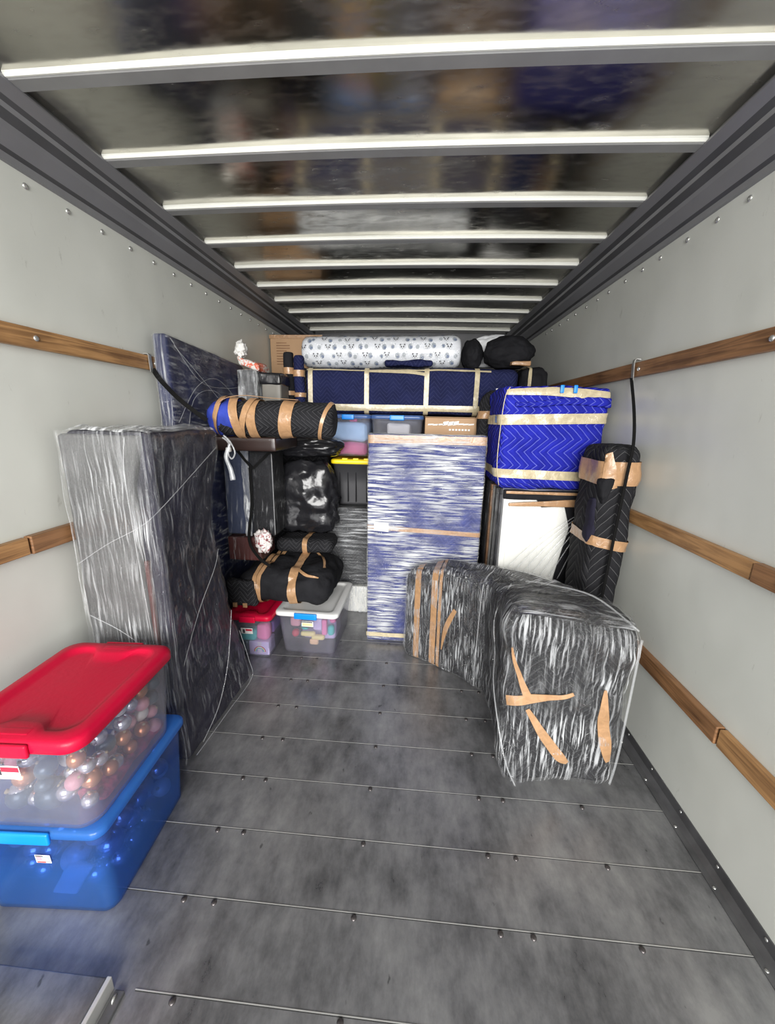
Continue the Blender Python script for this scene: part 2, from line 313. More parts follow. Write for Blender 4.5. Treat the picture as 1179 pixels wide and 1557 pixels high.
class Soft:
    """rounded soft box; its surface can carry tape and film that follow every lump"""
    def __init__(s, b, r=.03, amp=.006, fr=5., warp=None, rot=0., seed=0., step=.03, fold=0.):
        s.c = Vector(((b[0]+b[1])/2, (b[2]+b[3])/2, (b[4]+b[5])/2)); s.h = Vector(((b[1]-b[0])/2, (b[3]-b[2])/2, (b[5]-b[4])/2))
        s.r = min(r, min(s.h)*.98); s.amp = amp; s.fr = fr; s.warp = warp; s.rot = rot; s.seed = Vector((seed, seed*1.7, -seed)); s.step = step; s.fold = fold
    def pt(s, p, off=0., extra=0.):
        h, r = s.h, s.r
        P = Vector((p[0]*h.x, p[1]*h.y, p[2]*h.z)); q = Vector([max(-(h[i]-r), min(h[i]-r, P[i])) for i in range(3)])
        d = P - q; n = d.normalized() if d.length > 1e-9 else Vector((0, 0, 1))
        ns = noise.noise((P + s.seed)*s.fr)*s.amp + noise.noise((P + s.seed)*s.fr*3.1)*s.amp*.4
        if s.fold: ns += s.fold*(abs(noise.noise((P + s.seed)*s.fr*1.7)) - .2)
        if extra: ns += extra*noise.noise((P*1.0 + s.seed)*14)
        o = q + n*(r + off + ns)
        if s.warp: o = s.warp(o, Vector((p[0], p[1], p[2])), h)
        if s.rot:
            c_, s_ = math.cos(s.rot), math.sin(s.rot); o = Vector((o.x*c_ - o.y*s_, o.x*s_ + o.y*c_, o.z))
        return s.c + o
    def mesh(s, name, mat, parent=None, off=0., extra=0., step=None, origin=None, faces='xXyYzZ'):
        st = step or s.step; V, F, U = [], [], []; idx = {}
        cnt = [max(3, int(2*s.h[i]/st)) for i in range(3)]
        def grid(n):  # denser towards rounded edges
            g = [-1+2*i/n for i in range(n+1)]; return g
        G = []
        for i in range(3):
            g = set(round(x, 5) for x in grid(cnt[i])); e = s.r/s.h[i]
            for k in range(1, 4):
                x = 1 - e*(1-math.tan(math.pi/4*(1-k/4.)) ) if False else 1 - e*k/3.5
                g.add(round(x, 5)); g.add(round(-x, 5))
            G.append(sorted(g))
        def vid(p):
            k = tuple(round(x, 5) for x in p)
            if k not in idx: idx[k] = len(V); V.append(s.pt(p, off, extra))
            return idx[k]
        for code in faces:
            ax = 'xyz'.index(code.lower()); sg = 1 if code.isupper() else -1
            a, b = [i for i in range(3) if i != ax]
            if ax == 1: a, b = 0, 2
            for i in range(len(G[a])-1):
                for j in range(len(G[b])-1):
                    q = []
                    for di, dj in ((0,0),(1,0),(1,1),(0,1)):
                        p = [0, 0, 0]; p[ax] = sg; p[a] = G[a][i+di]; p[b] = G[b][j+dj]; q.append(p)
                    flip = (sg > 0) == (ax == 1)
                    if flip: q = q[::-1]
                    F.append(tuple(vid(p) for p in q)); U.append([(p[a]*s.h[a], p[b]*s.h[b]) for p in q])
        return mk(name, V, F, mat, parent, U, origin=origin)
    def band(s, name, ax, c, w, mat, parent=None, off=.0045, tilt=0., rng=(0., 1.)):
        """tape wrapped right round the box across axis ax at coordinate c (-1..1)"""
        a, b = [i for i in range(3) if i != ax]; per = []
        n = 14
        for k in range(n): per.append((-1+2*k/n, -1))
        for k in range(n): per.append((1, -1+2*k/n))
        for k in range(n): per.append((1-2*k/n, 1))
        for k in range(n): per.append((-1, 1-2*k/n))
        # finer around the corners
        N_ = len(per); i0, i1 = int(rng[0]*N_), int(rng[1]*N_); full = (i1-i0) >= N_
        V, F = [], []; rows = 4; seq = list(range(i0, i1 if full else i1+1)); sub = []
        for i in seq:
            p, q = per[i % N_], per[(i+1) % N_]
            for k in range(3): sub.append((p[0]+(q[0]-p[0])*k/3, p[1]+(q[1]-p[1])*k/3))
        for (pa, pb) in sub:
            for j in range(rows+1):
                p = [0, 0, 0]; p[a] = pa; p[b] = pb
                p[ax] = max(-1, min(1, c + tilt*pa + (j/rows-.5)*w/s.h[ax])); V.append(s.pt(p, off))
        L = len(sub)
        for i in range(L if full else L-1):
            for j in range(rows):
                i2 = (i+1) % L; F.append((i*(rows+1)+j, i2*(rows+1)+j, i2*(rows+1)+j+1, i*(rows+1)+j+1))
        return mk(name, V, F, mat, parent)
    def strip(s, name, path, w, mat, parent=None, off=.006, sub=10, mesh_only=False):
        """tape along a path of points on one face (path in -1..1 coordinates); w may be a list"""
        P = smooth_path(path, sub); V, F = [], []
        ax = max(range(3), key=lambda i: sum(abs(p[i]) for p in P)); nrm = Vector((0,0,0)); nrm[ax] = 1
        for i, p in enumerate(P):
            t = P[min(i+1, len(P)-1)] - P[max(i-1, 0)]; t = Vector([t[k]*s.h[k] for k in range(3)]).normalized()
            sd = nrm.cross(t).normalized(); u = i/(len(P)-1)
            ww = w if not isinstance(w, (list, tuple)) else w[min(len(w)-2, int(u*(len(w)-1)))]*(1-(u*(len(w)-1)) % 1 if u < 1 else 0) + w[min(len(w)-1, int(u*(len(w)-1))+1)]*((u*(len(w)-1)) % 1 if u < 1 else 1)
            for j in range(4):
                q = [p[k] + sd[k]*(j/3-.5)*ww/s.h[k] for k in range(3)]; q[ax] = 1 if p[ax] > 0 else -1
                q = [max(-1, min(1, x)) for x in q]; V.append(s.pt(q, off))
        for i in range(len(P)-1):
            for j in range(3): F.append((i*4+j, (i+1)*4+j, (i+1)*4+j+1, i*4+j+1))
        return mk(name, V, F, mat, parent)
class Roll:
    """lumpy roll between two points"""
    def __init__(s, p0, p1, ra, rb=None, amp=.008, fr=7., seed=0., end=.35, up=(0, 0, 1), pinch=None, bend=0.):
        s.p0, s.p1 = Vector(p0), Vector(p1); s.ra = ra; s.rb = rb or ra; s.amp = amp; s.fr = fr; s.sd = Vector((seed, -seed, seed*.6)); s.end = end
        s.t = (s.p1-s.p0).normalized(); s.L = (s.p1-s.p0).length; u = Vector(up); s.s = s.t.cross(u).normalized(); s.u = s.s.cross(s.t); s.pinch = pinch; s.bend = bend
    def pt(s, t, a, off=0., k=1.):
        ax = s.p0.lerp(s.p1, t) + s.u*(-s.bend*4*t*(1-t))
        d = min(t, 1-t)*s.L; e = s.end*s.ra; sh = 1. if d >= e else math.sqrt(max(0., 1-(1-d/e)**2))*.35+.65
        if s.pinch: sh *= s.pinch(t)
        n = s.s*math.cos(a) + s.u*math.sin(a)
        w = noise.noise((ax + n*s.ra + s.sd)*s.fr)*s.amp + noise.noise((ax + n*s.ra + s.sd)*s.fr*3)*s.amp*.4
        return ax + (s.s*math.cos(a)*(s.ra*sh + w + off) + s.u*math.sin(a)*(s.rb*sh + w + off))*k
    def mesh(s, name, mat, parent=None, off=0., seg=40, step=.02, origin=None):
        n = max(6, int(s.L/step)); V, F, U = [], [], []; ts = []
        e = s.end*s.ra/s.L
        ts = sorted(set([0, e*.1, e*.3, e*.6] + [e + (1-2*e)*i/n for i in range(n+1)] + [1-e*.6, 1-e*.3, 1-e*.1, 1]))
        rings = [(0, .0), (0, .5), (0, .85)] + [(t, 1.) for t in ts] + [(1, .85), (1, .5), (1, .0)]
        R = 2*math.pi*max(s.ra, s.rb)
        for (t, k) in rings:
            for j in range(seg): V.append(s.pt(t, 2*math.pi*j/seg, off, k))
        m = len(rings)
        for i in range(m-1):
            for j in range(seg):
                j2 = (j+1) % seg
                F.append((i*seg+j, i*seg+j2, (i+1)*seg+j2, (i+1)*seg+j))
                t0, t1 = rings[i][0]*s.L + rings[i][1]*.1*(0 if i > 3 else 1), rings[i+1][0]*s.L
                U.append([(j/seg*R, t0), ((j+1)/seg*R, t0), ((j+1)/seg*R, t1), (j/seg*R, t1)])
        return mk(name, V, F, mat, parent, U, origin=origin)
    def band(s, name, t, w, mat, parent=None, off=.005, slant=0., seg=48, a0=0., a1=2*math.pi):
        V, F = [], []
        full = a1-a0 > 6.28
        for i in range(seg + (0 if full else 1)):
            a = a0 + (a1-a0)*i/seg
            for j in range(4): V.append(s.pt(max(0, min(1, t + slant*math.sin(a) + (j/3-.5)*w/s.L)), a, off))
        for i in range(seg):
            i2 = (i+1) % seg if full else i+1
            for j in range(3): F.append((i*4+j, i2*4+j, i2*4+j+1, i*4+j+1))
        return mk(name, V, F, mat, parent)
def blob(name, c, rx, ry, rz, mat, parent=None, amp=.1, fr=3., seed=0., sub=5, ridge=0., knot=False, origin=None, zmin=None, sq=0.):
    import bmesh
    bm = bmesh.new(); bmesh.ops.create_icosphere(bm, subdivisions=sub, radius=1); V = []
    c = Vector(c)
    for v in bm.verts:
        p = v.co.normalized(); q = p*fr + Vector((seed, seed*2, -seed))
        k = 1 + amp*noise.noise(q) + amp*.4*noise.noise(q*2.3)
        if ridge:
            k += ridge*(.5-abs(noise.noise(q*1.9)*1.6)) + ridge*.5*(.5-abs(noise.noise(q*4.1)*1.6))
        k *= 1 + sq*(1/(abs(p.x)**5+abs(p.y)**5+abs(p.z)**5)**.2 - 1)
        z = p.z*k
        x, y = p.x*k, p.y*k
        if knot and p.z > .6:
            f = 1-(p.z-.6)/.4*.75; x *= f; y *= f; z += (p.z-.6)*.9
        w = Vector((c.x + x*rx, c.y + y*ry, c.z + z*rz))
        if zmin is not None and w.z < zmin: w.z = zmin
        V.append(w)
    F = [tuple(v.index for v in f.verts) for f in bm.faces]; bm.free()
    return mk(name, V, F, mat, parent, origin=origin)
def rr(cx, cy, w, d, r, z, n=6, rot=0., notch=0.):
    P = []
    for k, (sx, sy) in enumerate(((1, 1), (-1, 1), (-1, -1), (1, -1))):
        for i in range(n+1):
            a = math.pi/2*(k + i/n); P.append([sx*(w/2-r) + r*math.cos(a), sy*(d/2-r) + r*math.sin(a)])
        # points along the following side
        if k in (0, 2):
            m = 14
            for i in range(1, m):
                x = (w/2-r)*(1-2*i/m)*sx; y = sy*d/2
                if notch: y -= sy*notch*max(0., 1-(abs(x)/(w*.24))**4) if abs(x) < w*.24 else 0.
                P.append([x, y])
    c_, s_ = math.cos(rot), math.sin(rot)
    return [Vector((cx + x*c_ - y*s_, cy + x*s_ + y*c_, z)) for x, y in P]
def tote(name, label, cx, cy, z0, w, d, h, body, lid, latchm=None, rot=0., cat='storage tote', taper=.88, lidstyle='flat', lid_h=.03, sides='y', rim=.012, lr=.035):
    """lidded storage tote: thin-walled tapered tub, lid with rim and recessed panel, latches at the two ends"""
    t = empty(name, (cx, cy, z0), label, cat)
    wb, db = w*taper, d*taper; bt = .004
    R = []
    for f, z in ((0., 0.004), (.0, .004), (.04, .02), (.5, .5*h), (.93, .93*h), (.94, .935*h), (1., h)):
        ww, dd = wb + (w-wb)*f, db + (d-db)*f
        if z > .934*h: ww += .01; dd += .01
        R.append(rr(cx, cy, ww, dd, lr, z0+z, rot=rot))
    R[0] = rr(cx, cy, wb-.03, db-.03, lr*.7, z0+.001, rot=rot)
    R.append(rr(cx, cy, w-2*bt, d-2*bt, lr, z0+h, rot=rot))
    R.append(rr(cx, cy, wb + (w-wb)*.9-2*bt, db + (d-db)*.9-2*bt, lr, z0+.9*h, rot=rot))
    R.append(rr(cx, cy, wb-2*bt, db-2*bt, lr, z0+.012, rot=rot))
    V, F = loft(R); mk('tub', V, F, body, t)
    if lid:
        lw, ld = w + 2*rim, d + 2*rim; z = z0 + h - .012; H = lid_h
        nt = .05 if lidstyle == 'notch' else 0
        L = [rr(cx, cy, lw-.006, ld-.006, lr, z, rot=rot), rr(cx, cy, lw, ld, lr, z+.003, rot=rot), rr(cx, cy, lw, ld, lr, z+H*.62, rot=rot), rr(cx, cy, lw-.006, ld-.006, lr, z+H*.82, rot=rot),
             rr(cx, cy, lw-.02, ld-.02, lr, z+H*.95, rot=rot), rr(cx, cy, lw-.07, ld-.07, lr*.9, z+H, rot=rot, notch=nt*.6), rr(cx, cy, lw-.085, ld-.085, lr*.9, z+H-.003, rot=rot, notch=nt*.6),
             rr(cx, cy, lw-.095, ld-.095, lr*.9, z+H-.011, rot=rot, notch=nt), rr(cx, cy, lw-.13, ld-.13, lr*.8, z+H-.0125, rot=rot, notch=nt), rr(cx, cy, (lw-.13)*.5, (ld-.13)*.5, lr*.5, z+H-.0125, rot=rot)]
        V, F = loft(L); lo = mk('lid', V, F, lid, t)
        if latchm:
            for sg in (-1, 1):
                S = Soft((-w*.19, w*.19, -.006, .006, -.019, .021) if lidstyle != 'flat' else (-w*.14, w*.14, -.008, .008, -.018, .018), .006, 0, step=.02)
                c_, s_ = math.cos(rot), math.sin(rot); dy = sg*(ld/2+.004)
                S.c = Vector((cx - dy*s_, cy + dy*c_, z+H*.45-.004)); S.rot = rot
                S.mesh('latch', latchm, lo)
                if lidstyle == 'notch':
                    dy = sg*(ld/2-.035); S = Soft((-w*.13, w*.13, -.014, .014, -.006, .006), .0055, 0, step=.02, rot=rot); S.c = Vector((cx - dy*s_, cy + dy*c_, z+H-.006)); S.mesh('grip', latchm, lo)
    return t
def sticker(name, cx, y, cz, w, h, cols, parent, rot=0., tilt=0., cxo=0., cyo=0.):
    """printed label: white sheet with coloured print areas; cols = [(mat, x0,x1,z0,z1) in 0..1]"""
    V, F, mi, mats = [], [], [], [M['paper']]; lay = [(M['paper'], 0, 1, 0, 1)] + cols
    for k, (m, a0, a1, b0, b1) in enumerate(lay):
        if m not in mats: mats.append(m)
        n = len(V); yy = -.0006*(k > 0)*(1+.2*k); q = [(a0, b0), (a1, b0), (a1, b1), (a0, b1)]
        for a, b in q:
            x = (a-.5)*w; z = (b-.5)*h; V.append(Vector((cx + x*math.cos(rot) - yy*math.sin(rot), y + x*math.sin(rot) + yy*math.cos(rot) - z*tilt*math.cos(rot), cz+z)))
        F.append((n, n+1, n+2, n+3)); mi.append(mats.index(m))
    return mk(name, V, F, mats, parent, mi=mi, smooth=False)

# ---------------------------------------------------------------- the truck body
WR, WL, YB, Y0 = 1.075, -1.34, 4.72, -.35
def slab(name, b, mat):
    V, F, U = boxes([b]); return structure(mk(name, V, F, mat, None, U, smooth=False))
floor = slab('floor', (WL-.05, WR+.05, Y0, YB+.05, -.05, 0), M['floor'])
wl = slab('wall_left', (WL-.05, WL, Y0, YB, 0, 2.5), M['wall'])
wr = slab('wall_right', (WR, WR+.05, Y0, YB, 0, 2.5), M['wall'])
wb = slab('wall_back', (WL-.05, WR+.05, YB, YB+.05, 0, 2.5), M['rail_dark'])
# roof skin, slightly bowed
def roofz(x): return 2.438 + .014*(1-((x+.14)/1.2)**2)
V, F = [], []; nx, ny = 24, 60
for j in range(ny+1):
    for i in range(nx+1):
        x = WL-.05 + (WR-WL+.1)*i/nx; y = Y0 + (YB-Y0)*j/ny
        V.append((x, y, roofz(x) + .0035*noise.noise(Vector((x*1.5, y*3, 2)))))
for j in range(ny):
    for i in range(nx): n = j*(nx+1)+i; F.append((n, n+nx+1, n+nx+2, n+1))
n0 = len(V); V += [(v[0], v[1], v[2]+.03) for v in V[:n0]]; F += [tuple(n0+i for i in f[::-1]) for f in F[:]]
ceiling = structure(mk('ceiling', V, F, M['roof']))
# side rails between wall and roof
def rail(name, sx, x_w, x_i):
    P = [(x_w, 2.27), (x_w-sx*.012, 2.272), (x_w-sx*.016, 2.292), (x_w-sx*.030, 2.300), (x_w-sx*.060, 2.338), (x_w-sx*.066, 2.352), (x_w-sx*.088, 2.372), (x_w-sx*.092, 2.386), (x_i+sx*.03, 2.396), (x_i, 2.418), (x_i, 2.424), (x_i+sx*.03, 2.462), (x_w, 2.462)]
    rings = [[Vector((x, y, z)) for x, z in (P if sx < 0 else P[::-1])] for y in (Y0, YB)]
    V, F = loft(rings); mi = [0]*len(F); n = len(P)
    for i in range(n):
        k = i if sx < 0 else n-2-i
        if k in (2, 5, 7): mi[i] = 1
    return structure(mk(name, V, F, [M['rail'], M['rail_dark']], mi=mi, smooth=False))
rail_r = rail('trim_1', 1, WR, .93); rail_l = rail('trim_2', -1, WL, -1.205)
# shared little meshes: domed rivets
def dome_mesh(name, r, hgt, mat, axis):
    V, F = [], []; seg = 10; rings = []
    for k, (rr_, hh) in enumerate(((1, 0), (1, .35), (.8, .75), (.4, 1))): rings.append([Vector((r*rr_*math.cos(2*math.pi*i/seg), r*rr_*math.sin(2*math.pi*i/seg), hgt*hh)) for i in range(seg)])
    V, F = loft(rings); q = Vector((0, 0, 1)).rotation_difference(Vector(axis)).to_matrix()
    me = bpy.data.meshes.new(name); me.from_pydata([tuple(q @ v) for v in V], [], F); me.materials.append(mat)
    me.polygons.foreach_set('use_smooth', [True]*len(F)); me.update(); return me
def put(me, name, loc, parent):
    o = bpy.data.objects.new(name, me); COL.objects.link(o); o.location = loc; o.parent = parent; return o
me_b = dome_mesh('bolt', .009, .005, M['bolt'], (0, 0, 1)); me_rr = dome_mesh('rivet', .010, .006, M['rivet'], (-1, 0, 0)); me_rl = dome_mesh('rivet', .010, .006, M['rivet'], (1, 0, 0))
me_t = dome_mesh('rivet', .006, .003, M['rivet'], (0, 0, 1)); me_tw = dome_mesh('rivet', .006, .003, M['rivet'], (-1, 0, 0))
me_s = dome_mesh('rivet', .0035, .002, M['rivet'], Vector((-.35, 0, -.9)).normalized()); me_s2 = dome_mesh('rivet', .0035, .002, M['rivet'], Vector((.35, 0, -.9)).normalized())
y = 1.27
for i in range(17):
    yy = 1.07 + i*.163
    if yy > 1.0: put(me_rr, 'rivet', (WR, yy + (.02 if i % 3 == 0 else 0), 2.235), wr); put(me_rl, 'rivet', (WL, yy+.02, 2.235), wl)
# floor planks: bright worn seam edges and bolts
ys = [.656 + .2145*i for i in range(12)]
for i, yy in enumerate(ys):
    o = bpy.data.objects.new('plank_seam', None) if False else None
    V, F, U = boxes([(-.70 if i == 0 else WL, 1.03, yy, yy+.0022, 0, .0012), (-.70 if i == 0 else WL, 1.03, yy-.0025, yy, 0, .0004)])
    mk('plank_seam', V, F, [M['seam'], M['seam_dark']], floor, U, mi=[0]*6+[1]*6, smooth=False)
    for x in (-.688, -.589, -.142, .304, .401, .713):
        if (x, i) == (-.688, 0) or (i > 6 and x in (.401, .713)) : continue
        put(me_b, 'bolt', (x, yy-.012, 0), floor)
# steel angle along the right wall foot
P = [(WR, 0), (1.03, 0), (1.03, .004), (1.05, .007), (1.068, .02), (1.071, .055), (WR, .055)]
V, F = loft([[Vector((x, y_, z)) for x, z in P] for y_ in (Y0, YB)]); angle = structure(mk('baseboard_right', V, F, M['trim'], smooth=False))
P = [(WL, 0), (-1.295, 0), (-1.295, .004), (-1.315, .007), (-1.333, .02), (-1.336, .055), (WL, .055)]
V, F = loft([[Vector((x, y_, z)) for x, z in P] for y_ in (Y0, YB)]); structure(mk('baseboard_left', V, F, M['trim'], smooth=False))
for i in range(8):
    put(me_t, 'rivet', (1.040, .64 + i*.2, .0045), angle); put(me_tw, 'rivet', (1.0705, .70 + i*.19, .042), angle)

# roof bows
ords = ['nearest', 'second', 'third', 'fourth', 'fifth', 'sixth', 'seventh', 'eighth', 'ninth', 'tenth']
for k in range(10):
    yy = 1.275 + k*.3585
    V, F = [], []; n = 24; rings = []
    for i in range(n+1):
        x = -1.215 + (.94+1.215)*i/n; zt = roofz(x) + .004; zb = zt - .022
        prof = [(yy, zt), (yy, zb+.003), (yy+.004, zb), (yy+.046, zb), (yy+.05, zb+.003), (yy+.05, zt)]
        rings.append([Vector((x, a, b)) for a, b in prof])
    V, F = loft(rings)
    er = []
    for i in range(n+1):
        x = -1.213 + (.94+1.211)*i/n; zt = roofz(x) + .002; zb = zt - .018
        er.append([Vector((x, a, b)) for a, b in ((yy-.0005, zt), (yy-.006, zt), (yy-.007, zt-.006), (yy-.0045, zt-.008), (yy-.0055, zb), (yy-.0005, zb))])
    EV, EF = loft(er)
    lab = '%s metal roof bow with front painted as lit, counting from the front of the picture' % ords[k] if k < 9 else 'farthest metal roof bow, just above the rolled mattress'
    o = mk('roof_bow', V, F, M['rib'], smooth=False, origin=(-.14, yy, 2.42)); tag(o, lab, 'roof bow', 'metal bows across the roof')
    mk('lit_front', EV, EF, M['rib_lit'], o, smooth=False)['label'] = 'front face painted as lit'  # added strip carrying the painted daylight on the bow's front face
    for sx, xx, me in ((1, .962, me_s), (-1, -1.237, me_s2)):
        if k < 6:
            for dx, dy in ((0, .0), (.012, .015), (0, .03), (.012, .045)):
                put(me, 'rivet', (xx - .006*sx + dx*sx, yy + dy, 2.4165 - dx*.67 + .003), rail_r if sx > 0 else rail_l)

# wooden tie slats on the walls
def slat(label, x0, x1, y0, y1, z0, z1, mat, screws=()):
    t = empty('wooden_slat', (x0, (y0+y1)/2, z0), label, 'wooden slat', 'wooden tie slats on the truck walls')
    o = bevbox('board', (x0, x1, y0, y1, z0, z1), mat, t, .004)
    inner = x0 if x0 > 0 else x1
    for s in screws: put(me_rr if x0 > 0 else me_rl, 'screw', Vector((inner, s, (z0+z1)/2)) - t.location, t)
slat('long wooden slat high on the left wall, running behind the film-wrapped mattress', WL, WL+.026, .3, 3.6, 1.712, 1.778, M['wood'], (1.33, 1.95))
slat('long wooden slat high on the right wall that the black strap hooks over', WR-.026, WR, .3, 4.2, 1.722, 1.790, M['wood_d'], (1.33, 2.05))
slat('short near piece of wooden slat low on the left wall, at the picture edge', WL, WL+.026, .3, 1.168, 1.022, 1.082, M['wood'])
slat('wooden slat piece on the left wall running behind the tall wrapped furniture', WL, WL+.030, 1.174, 2.2, 1.020, 1.084, M['wood_d'])
slat('near piece of the middle wooden slat on the right wall, at the picture edge', WR-.030, WR, .3, 1.203, 1.030, 1.092, M['wood_d'], (1.1,))
slat('far piece of the middle wooden slat on the right wall, behind the leaning black roll', WR-.026, WR, 1.209, 3.0, 1.030, 1.090, M['wood'])
slat('near piece of the lowest wooden slat on the right wall', WR-.026, WR, .3, 1.176, .440, .508, M['wood'])
slat('far piece of the lowest wooden slat on the right wall, behind the wrapped chaise', WR-.030, WR, 1.182, 2.6, .440, .508, M['wood_d'])

# raised metal plate at the door corner
t = empty('threshold_plate', (-.95, .5, 0), 'raised worn metal plate at the bottom left corner of the floor', 'metal plate')
b = Soft((-1.30, -.772, .15, .655, 0, .042), .006, 0, step=.1); b.mesh('plate', M['floor'], t)
bevbox('folded_edge', (-.770, -.758, .15, .655, 0, .046), M['seam'], t, .002)
bevbox('bracket', (-.748, -.722, .15, .648, 0, .012), M['trim'], t, .002); put(me_rr, 'bolt', Vector((-.735, .63, .012)) - t.location, t)

# ---------------------------------------------------------------- near left: two big totes with ornaments
tb = tote('storage_tote', 'large translucent blue tote with blue lid, under the red-lidded tote at the near left', -1.083, .998, 0, .42, .435, .335, M['bluebody'], M['bluelid'], M['bluelatch'], rot=.05, taper=.92, lidstyle='latch', lid_h=.03)
lb = sticker('label', -1.045, .783, .232, .045, .032, [(M['ink'], .04, .55, .82, .92), (M['rosepink'], .06, .42, .28, .78), (M['skyblue'], .44, .92, .34, .82), (M['inkred'], .08, .66, .08, .2), (M['inkgrey'], .7, .94, .1, .24)], tb, rot=.05, tilt=.05); lb['label'] = 'small white printed sticker'
tr_ = tote('storage_tote', 'clear tote with bright red lid full of ornaments, at the near left edge', -1.045, .975, .352, .365, .43, .30, M['clear'], M['red'], M['red'], rot=.045, taper=.90, lidstyle='notch', lid_h=.04, lr=.05)
lb = sticker('label', -1.045, .744, .585, .09, .045, [(M['crimson'], .45, .98, .55, .9), (M['ink'], .3, .44, .3, .7), (M['inkgrey'], .5, .9, .15, .25)], tr_, rot=.045, tilt=.05); lb['label'] = 'white printed sticker under the lid rim'
_me = {}
def ornament(c, r, mat, label, group, name='ornament', cap=True):
    if mat not in _me:
        o = blob(name, (0, 0, 0), 1, 1, 1, M[mat], amp=0, sub=3, origin=(0, 0, 0)); _me[mat] = o.data
        V, F = loft([[Vector((.18*k*math.cos(a*math.pi/4), .18*k*math.sin(a*math.pi/4), z)) for a in range(8)] for k, z in ((1, .95), (1, 1.15), (.6, 1.18))]); 
        if 'cap' not in _me:
            q = mk('cap', V, F, M['gold']); _me['cap'] = q.data; bpy.data.objects.remove(q)
    else:
        o = bpy.data.objects.new(name, _me[mat]); COL.objects.link(o)
    o.location = c; o.scale = (r, r, r); o.rotation_euler = (random.uniform(-1, 1), random.uniform(-1, 1), random.uniform(0, 6)); tag(o, label, 'ornament', group)
    if cap:
        q = bpy.data.objects.new('cap', _me['cap']); COL.objects.link(q); q.parent = o
def fill(x0, x1, y0, y1, z0, z1, specs, n, where, group, only_near=.07, seed=3):
    rng = random.Random(seed); got = []
    tries = 0
    while len(got) < n and tries < 20000:
        tries += 1; mat, r0, r1, lab = specs[rng.randrange(len(specs))]; r = rng.uniform(r0, r1)
        x, y, z = rng.uniform(x0+r, x1-r), rng.uniform(y0+r, y1-r), rng.uniform(z0+r, z1-r)
        if x < x1 - only_near - r and y > y0 + only_near + r: continue
        if all((Vector((x, y, z))-q).length > (r+s)*.97 for q, s in got):
            got.append((Vector((x, y, z)), r)); ornament((x, y, z), r, mat, lab + where, group)
RS = [('silver', .026, .036, 'shiny silver ball ornament'), ('pearl', .026, .038, 'pearly cream ball ornament'), ('copper', .022, .030, 'copper coloured ball ornament'), ('rosepink', .022, .026, 'dusty pink ball ornament'), ('pearl', .026, .036, 'pearly cream ball ornament'), ('teal_grey', .024, .030, 'small dark slate ball ornament'), ('silver', .022, .028, 'shiny silver ball ornament'), ('silver', .026, .034, 'shiny silver ball ornament')]
for c, r, mat, lab in (((-1.03, .835, .415), .042, 'teal_grey', 'large dark slate ball ornament'), ((-1.125, .83, .405), .036, 'teal_grey', 'large dark slate ball ornament')):
    ornament(c, r, mat, lab + ' inside the red-lidded tote', 'ornaments in the red-lidded tote')
fill(-1.20, -.885, .795, 1.165, .375, .635, RS, 90, ' inside the red-lidded tote', 'ornaments in the red-lidded tote', seed=5)
S = Soft((-.985, -.905, .86, 1.155, .36, .40), .018, .012, 12, seed=4, fold=.01); o = S.mesh('mesh_ribbon', M['tinsel'], origin=(-.93, .98, .365)); tag(o, 'red glittery mesh ribbon lying in the bottom of the red-lidded tote', 'ribbon')
BS = [('silver', .028, .04, 'shiny ball ornament'), ('pearl', .028, .042, 'pale ball ornament')]
fill(-1.26, -.895, .82, 1.19, .02, .30, BS, 40, ' seen through the side of the blue tote', 'ornaments in the blue tote', seed=11)
S = Soft((-1.06, -.97, .815, .84, .03, .16), .012, .01, 9, seed=2, warp=lambda o, p, h: Vector((o.x + o.z*.6, o.y, o.z))); o = S.mesh('tissue_paper', M['paper'], origin=(-1, .83, .03)); tag(o, 'crumpled white tissue paper behind the front of the blue tote', 'tissue paper')

# ---------------------------------------------------------------- tall film-wrapped furniture by the left wall
t = empty('wrapped_furniture', (-1.12, 1.6, 0), 'tall dark furniture wrapped in stretch film standing by the left wall', 'wrapped furniture')
def w_tall(o, p, h):
    z = o.z + h.z; x, y = o.x, o.y
    bk = (.5+.5*p.y)
    y -= bk*.085*math.exp(-((z-.95)/.38)**2)
    if z < .45: y += bk*.10*(1-z/.45)
    if z < .5: x += (.5+.5*p.x)*bk*.04*(1-z/.5)
    x += .012*math.sin(z*5)*(.5+.5*p.x)*bk
    return Vector((x, y, o.z))
T = Soft((-1.285, -.962, 1.345, 1.83, .0, 1.435), .022, .008, 4, warp=w_tall, seed=1, step=.03, fold=.012)
T.mesh('padded_body', M['dark_fab'], t)
G = Soft((-1.292, -1.035, 1.318, 1.352, .56, 1.425), .012, .003, 5, seed=3, warp=lambda o, p, h: Vector((o.x + (.5+.5*p.x)*(.05*max(0, p.z-.55)/.45), o.y, o.z)))
G.mesh('grey_panel', M['grey_fab'], t)['label'] = 'pale grey front panel'
o = bevbox('maroon_rail', (-1.034, -1.016, 1.328, 1.345, .58, .95), M['maroon'], t)
T.mesh('side_film', M['film_d'], t, .008, .010, .02, faces='XYx')
T2 = Soft((-1.298, -.957, 1.308, 1.36, .0, 1.442), .014, .004, 5, seed=6)
T2.mesh('front_film', M['film_v'], t, .002, .006, .02, faces='yX')
T.mesh('top_film', M['film_b'], t, .012, .014, .02, faces='Z')
tube('film_fold', [(-1.03, 1.312, 1.42), (-1.045, 1.308, 1.30), (-1.04, 1.306, 1.05), (-1.03, 1.306, .8), (-1.02, 1.306, .58)], .0018, M['film_b'], t)
tube('film_fold', [(-1.29, 1.304, .93), (-1.15, 1.300, 1.02), (-1.0, 1.300, 1.10), (-.952, 1.36, 1.16), (-.948, 1.6, 1.27), (-.94, 1.78, 1.36)], .0014, M['film_b'], t)
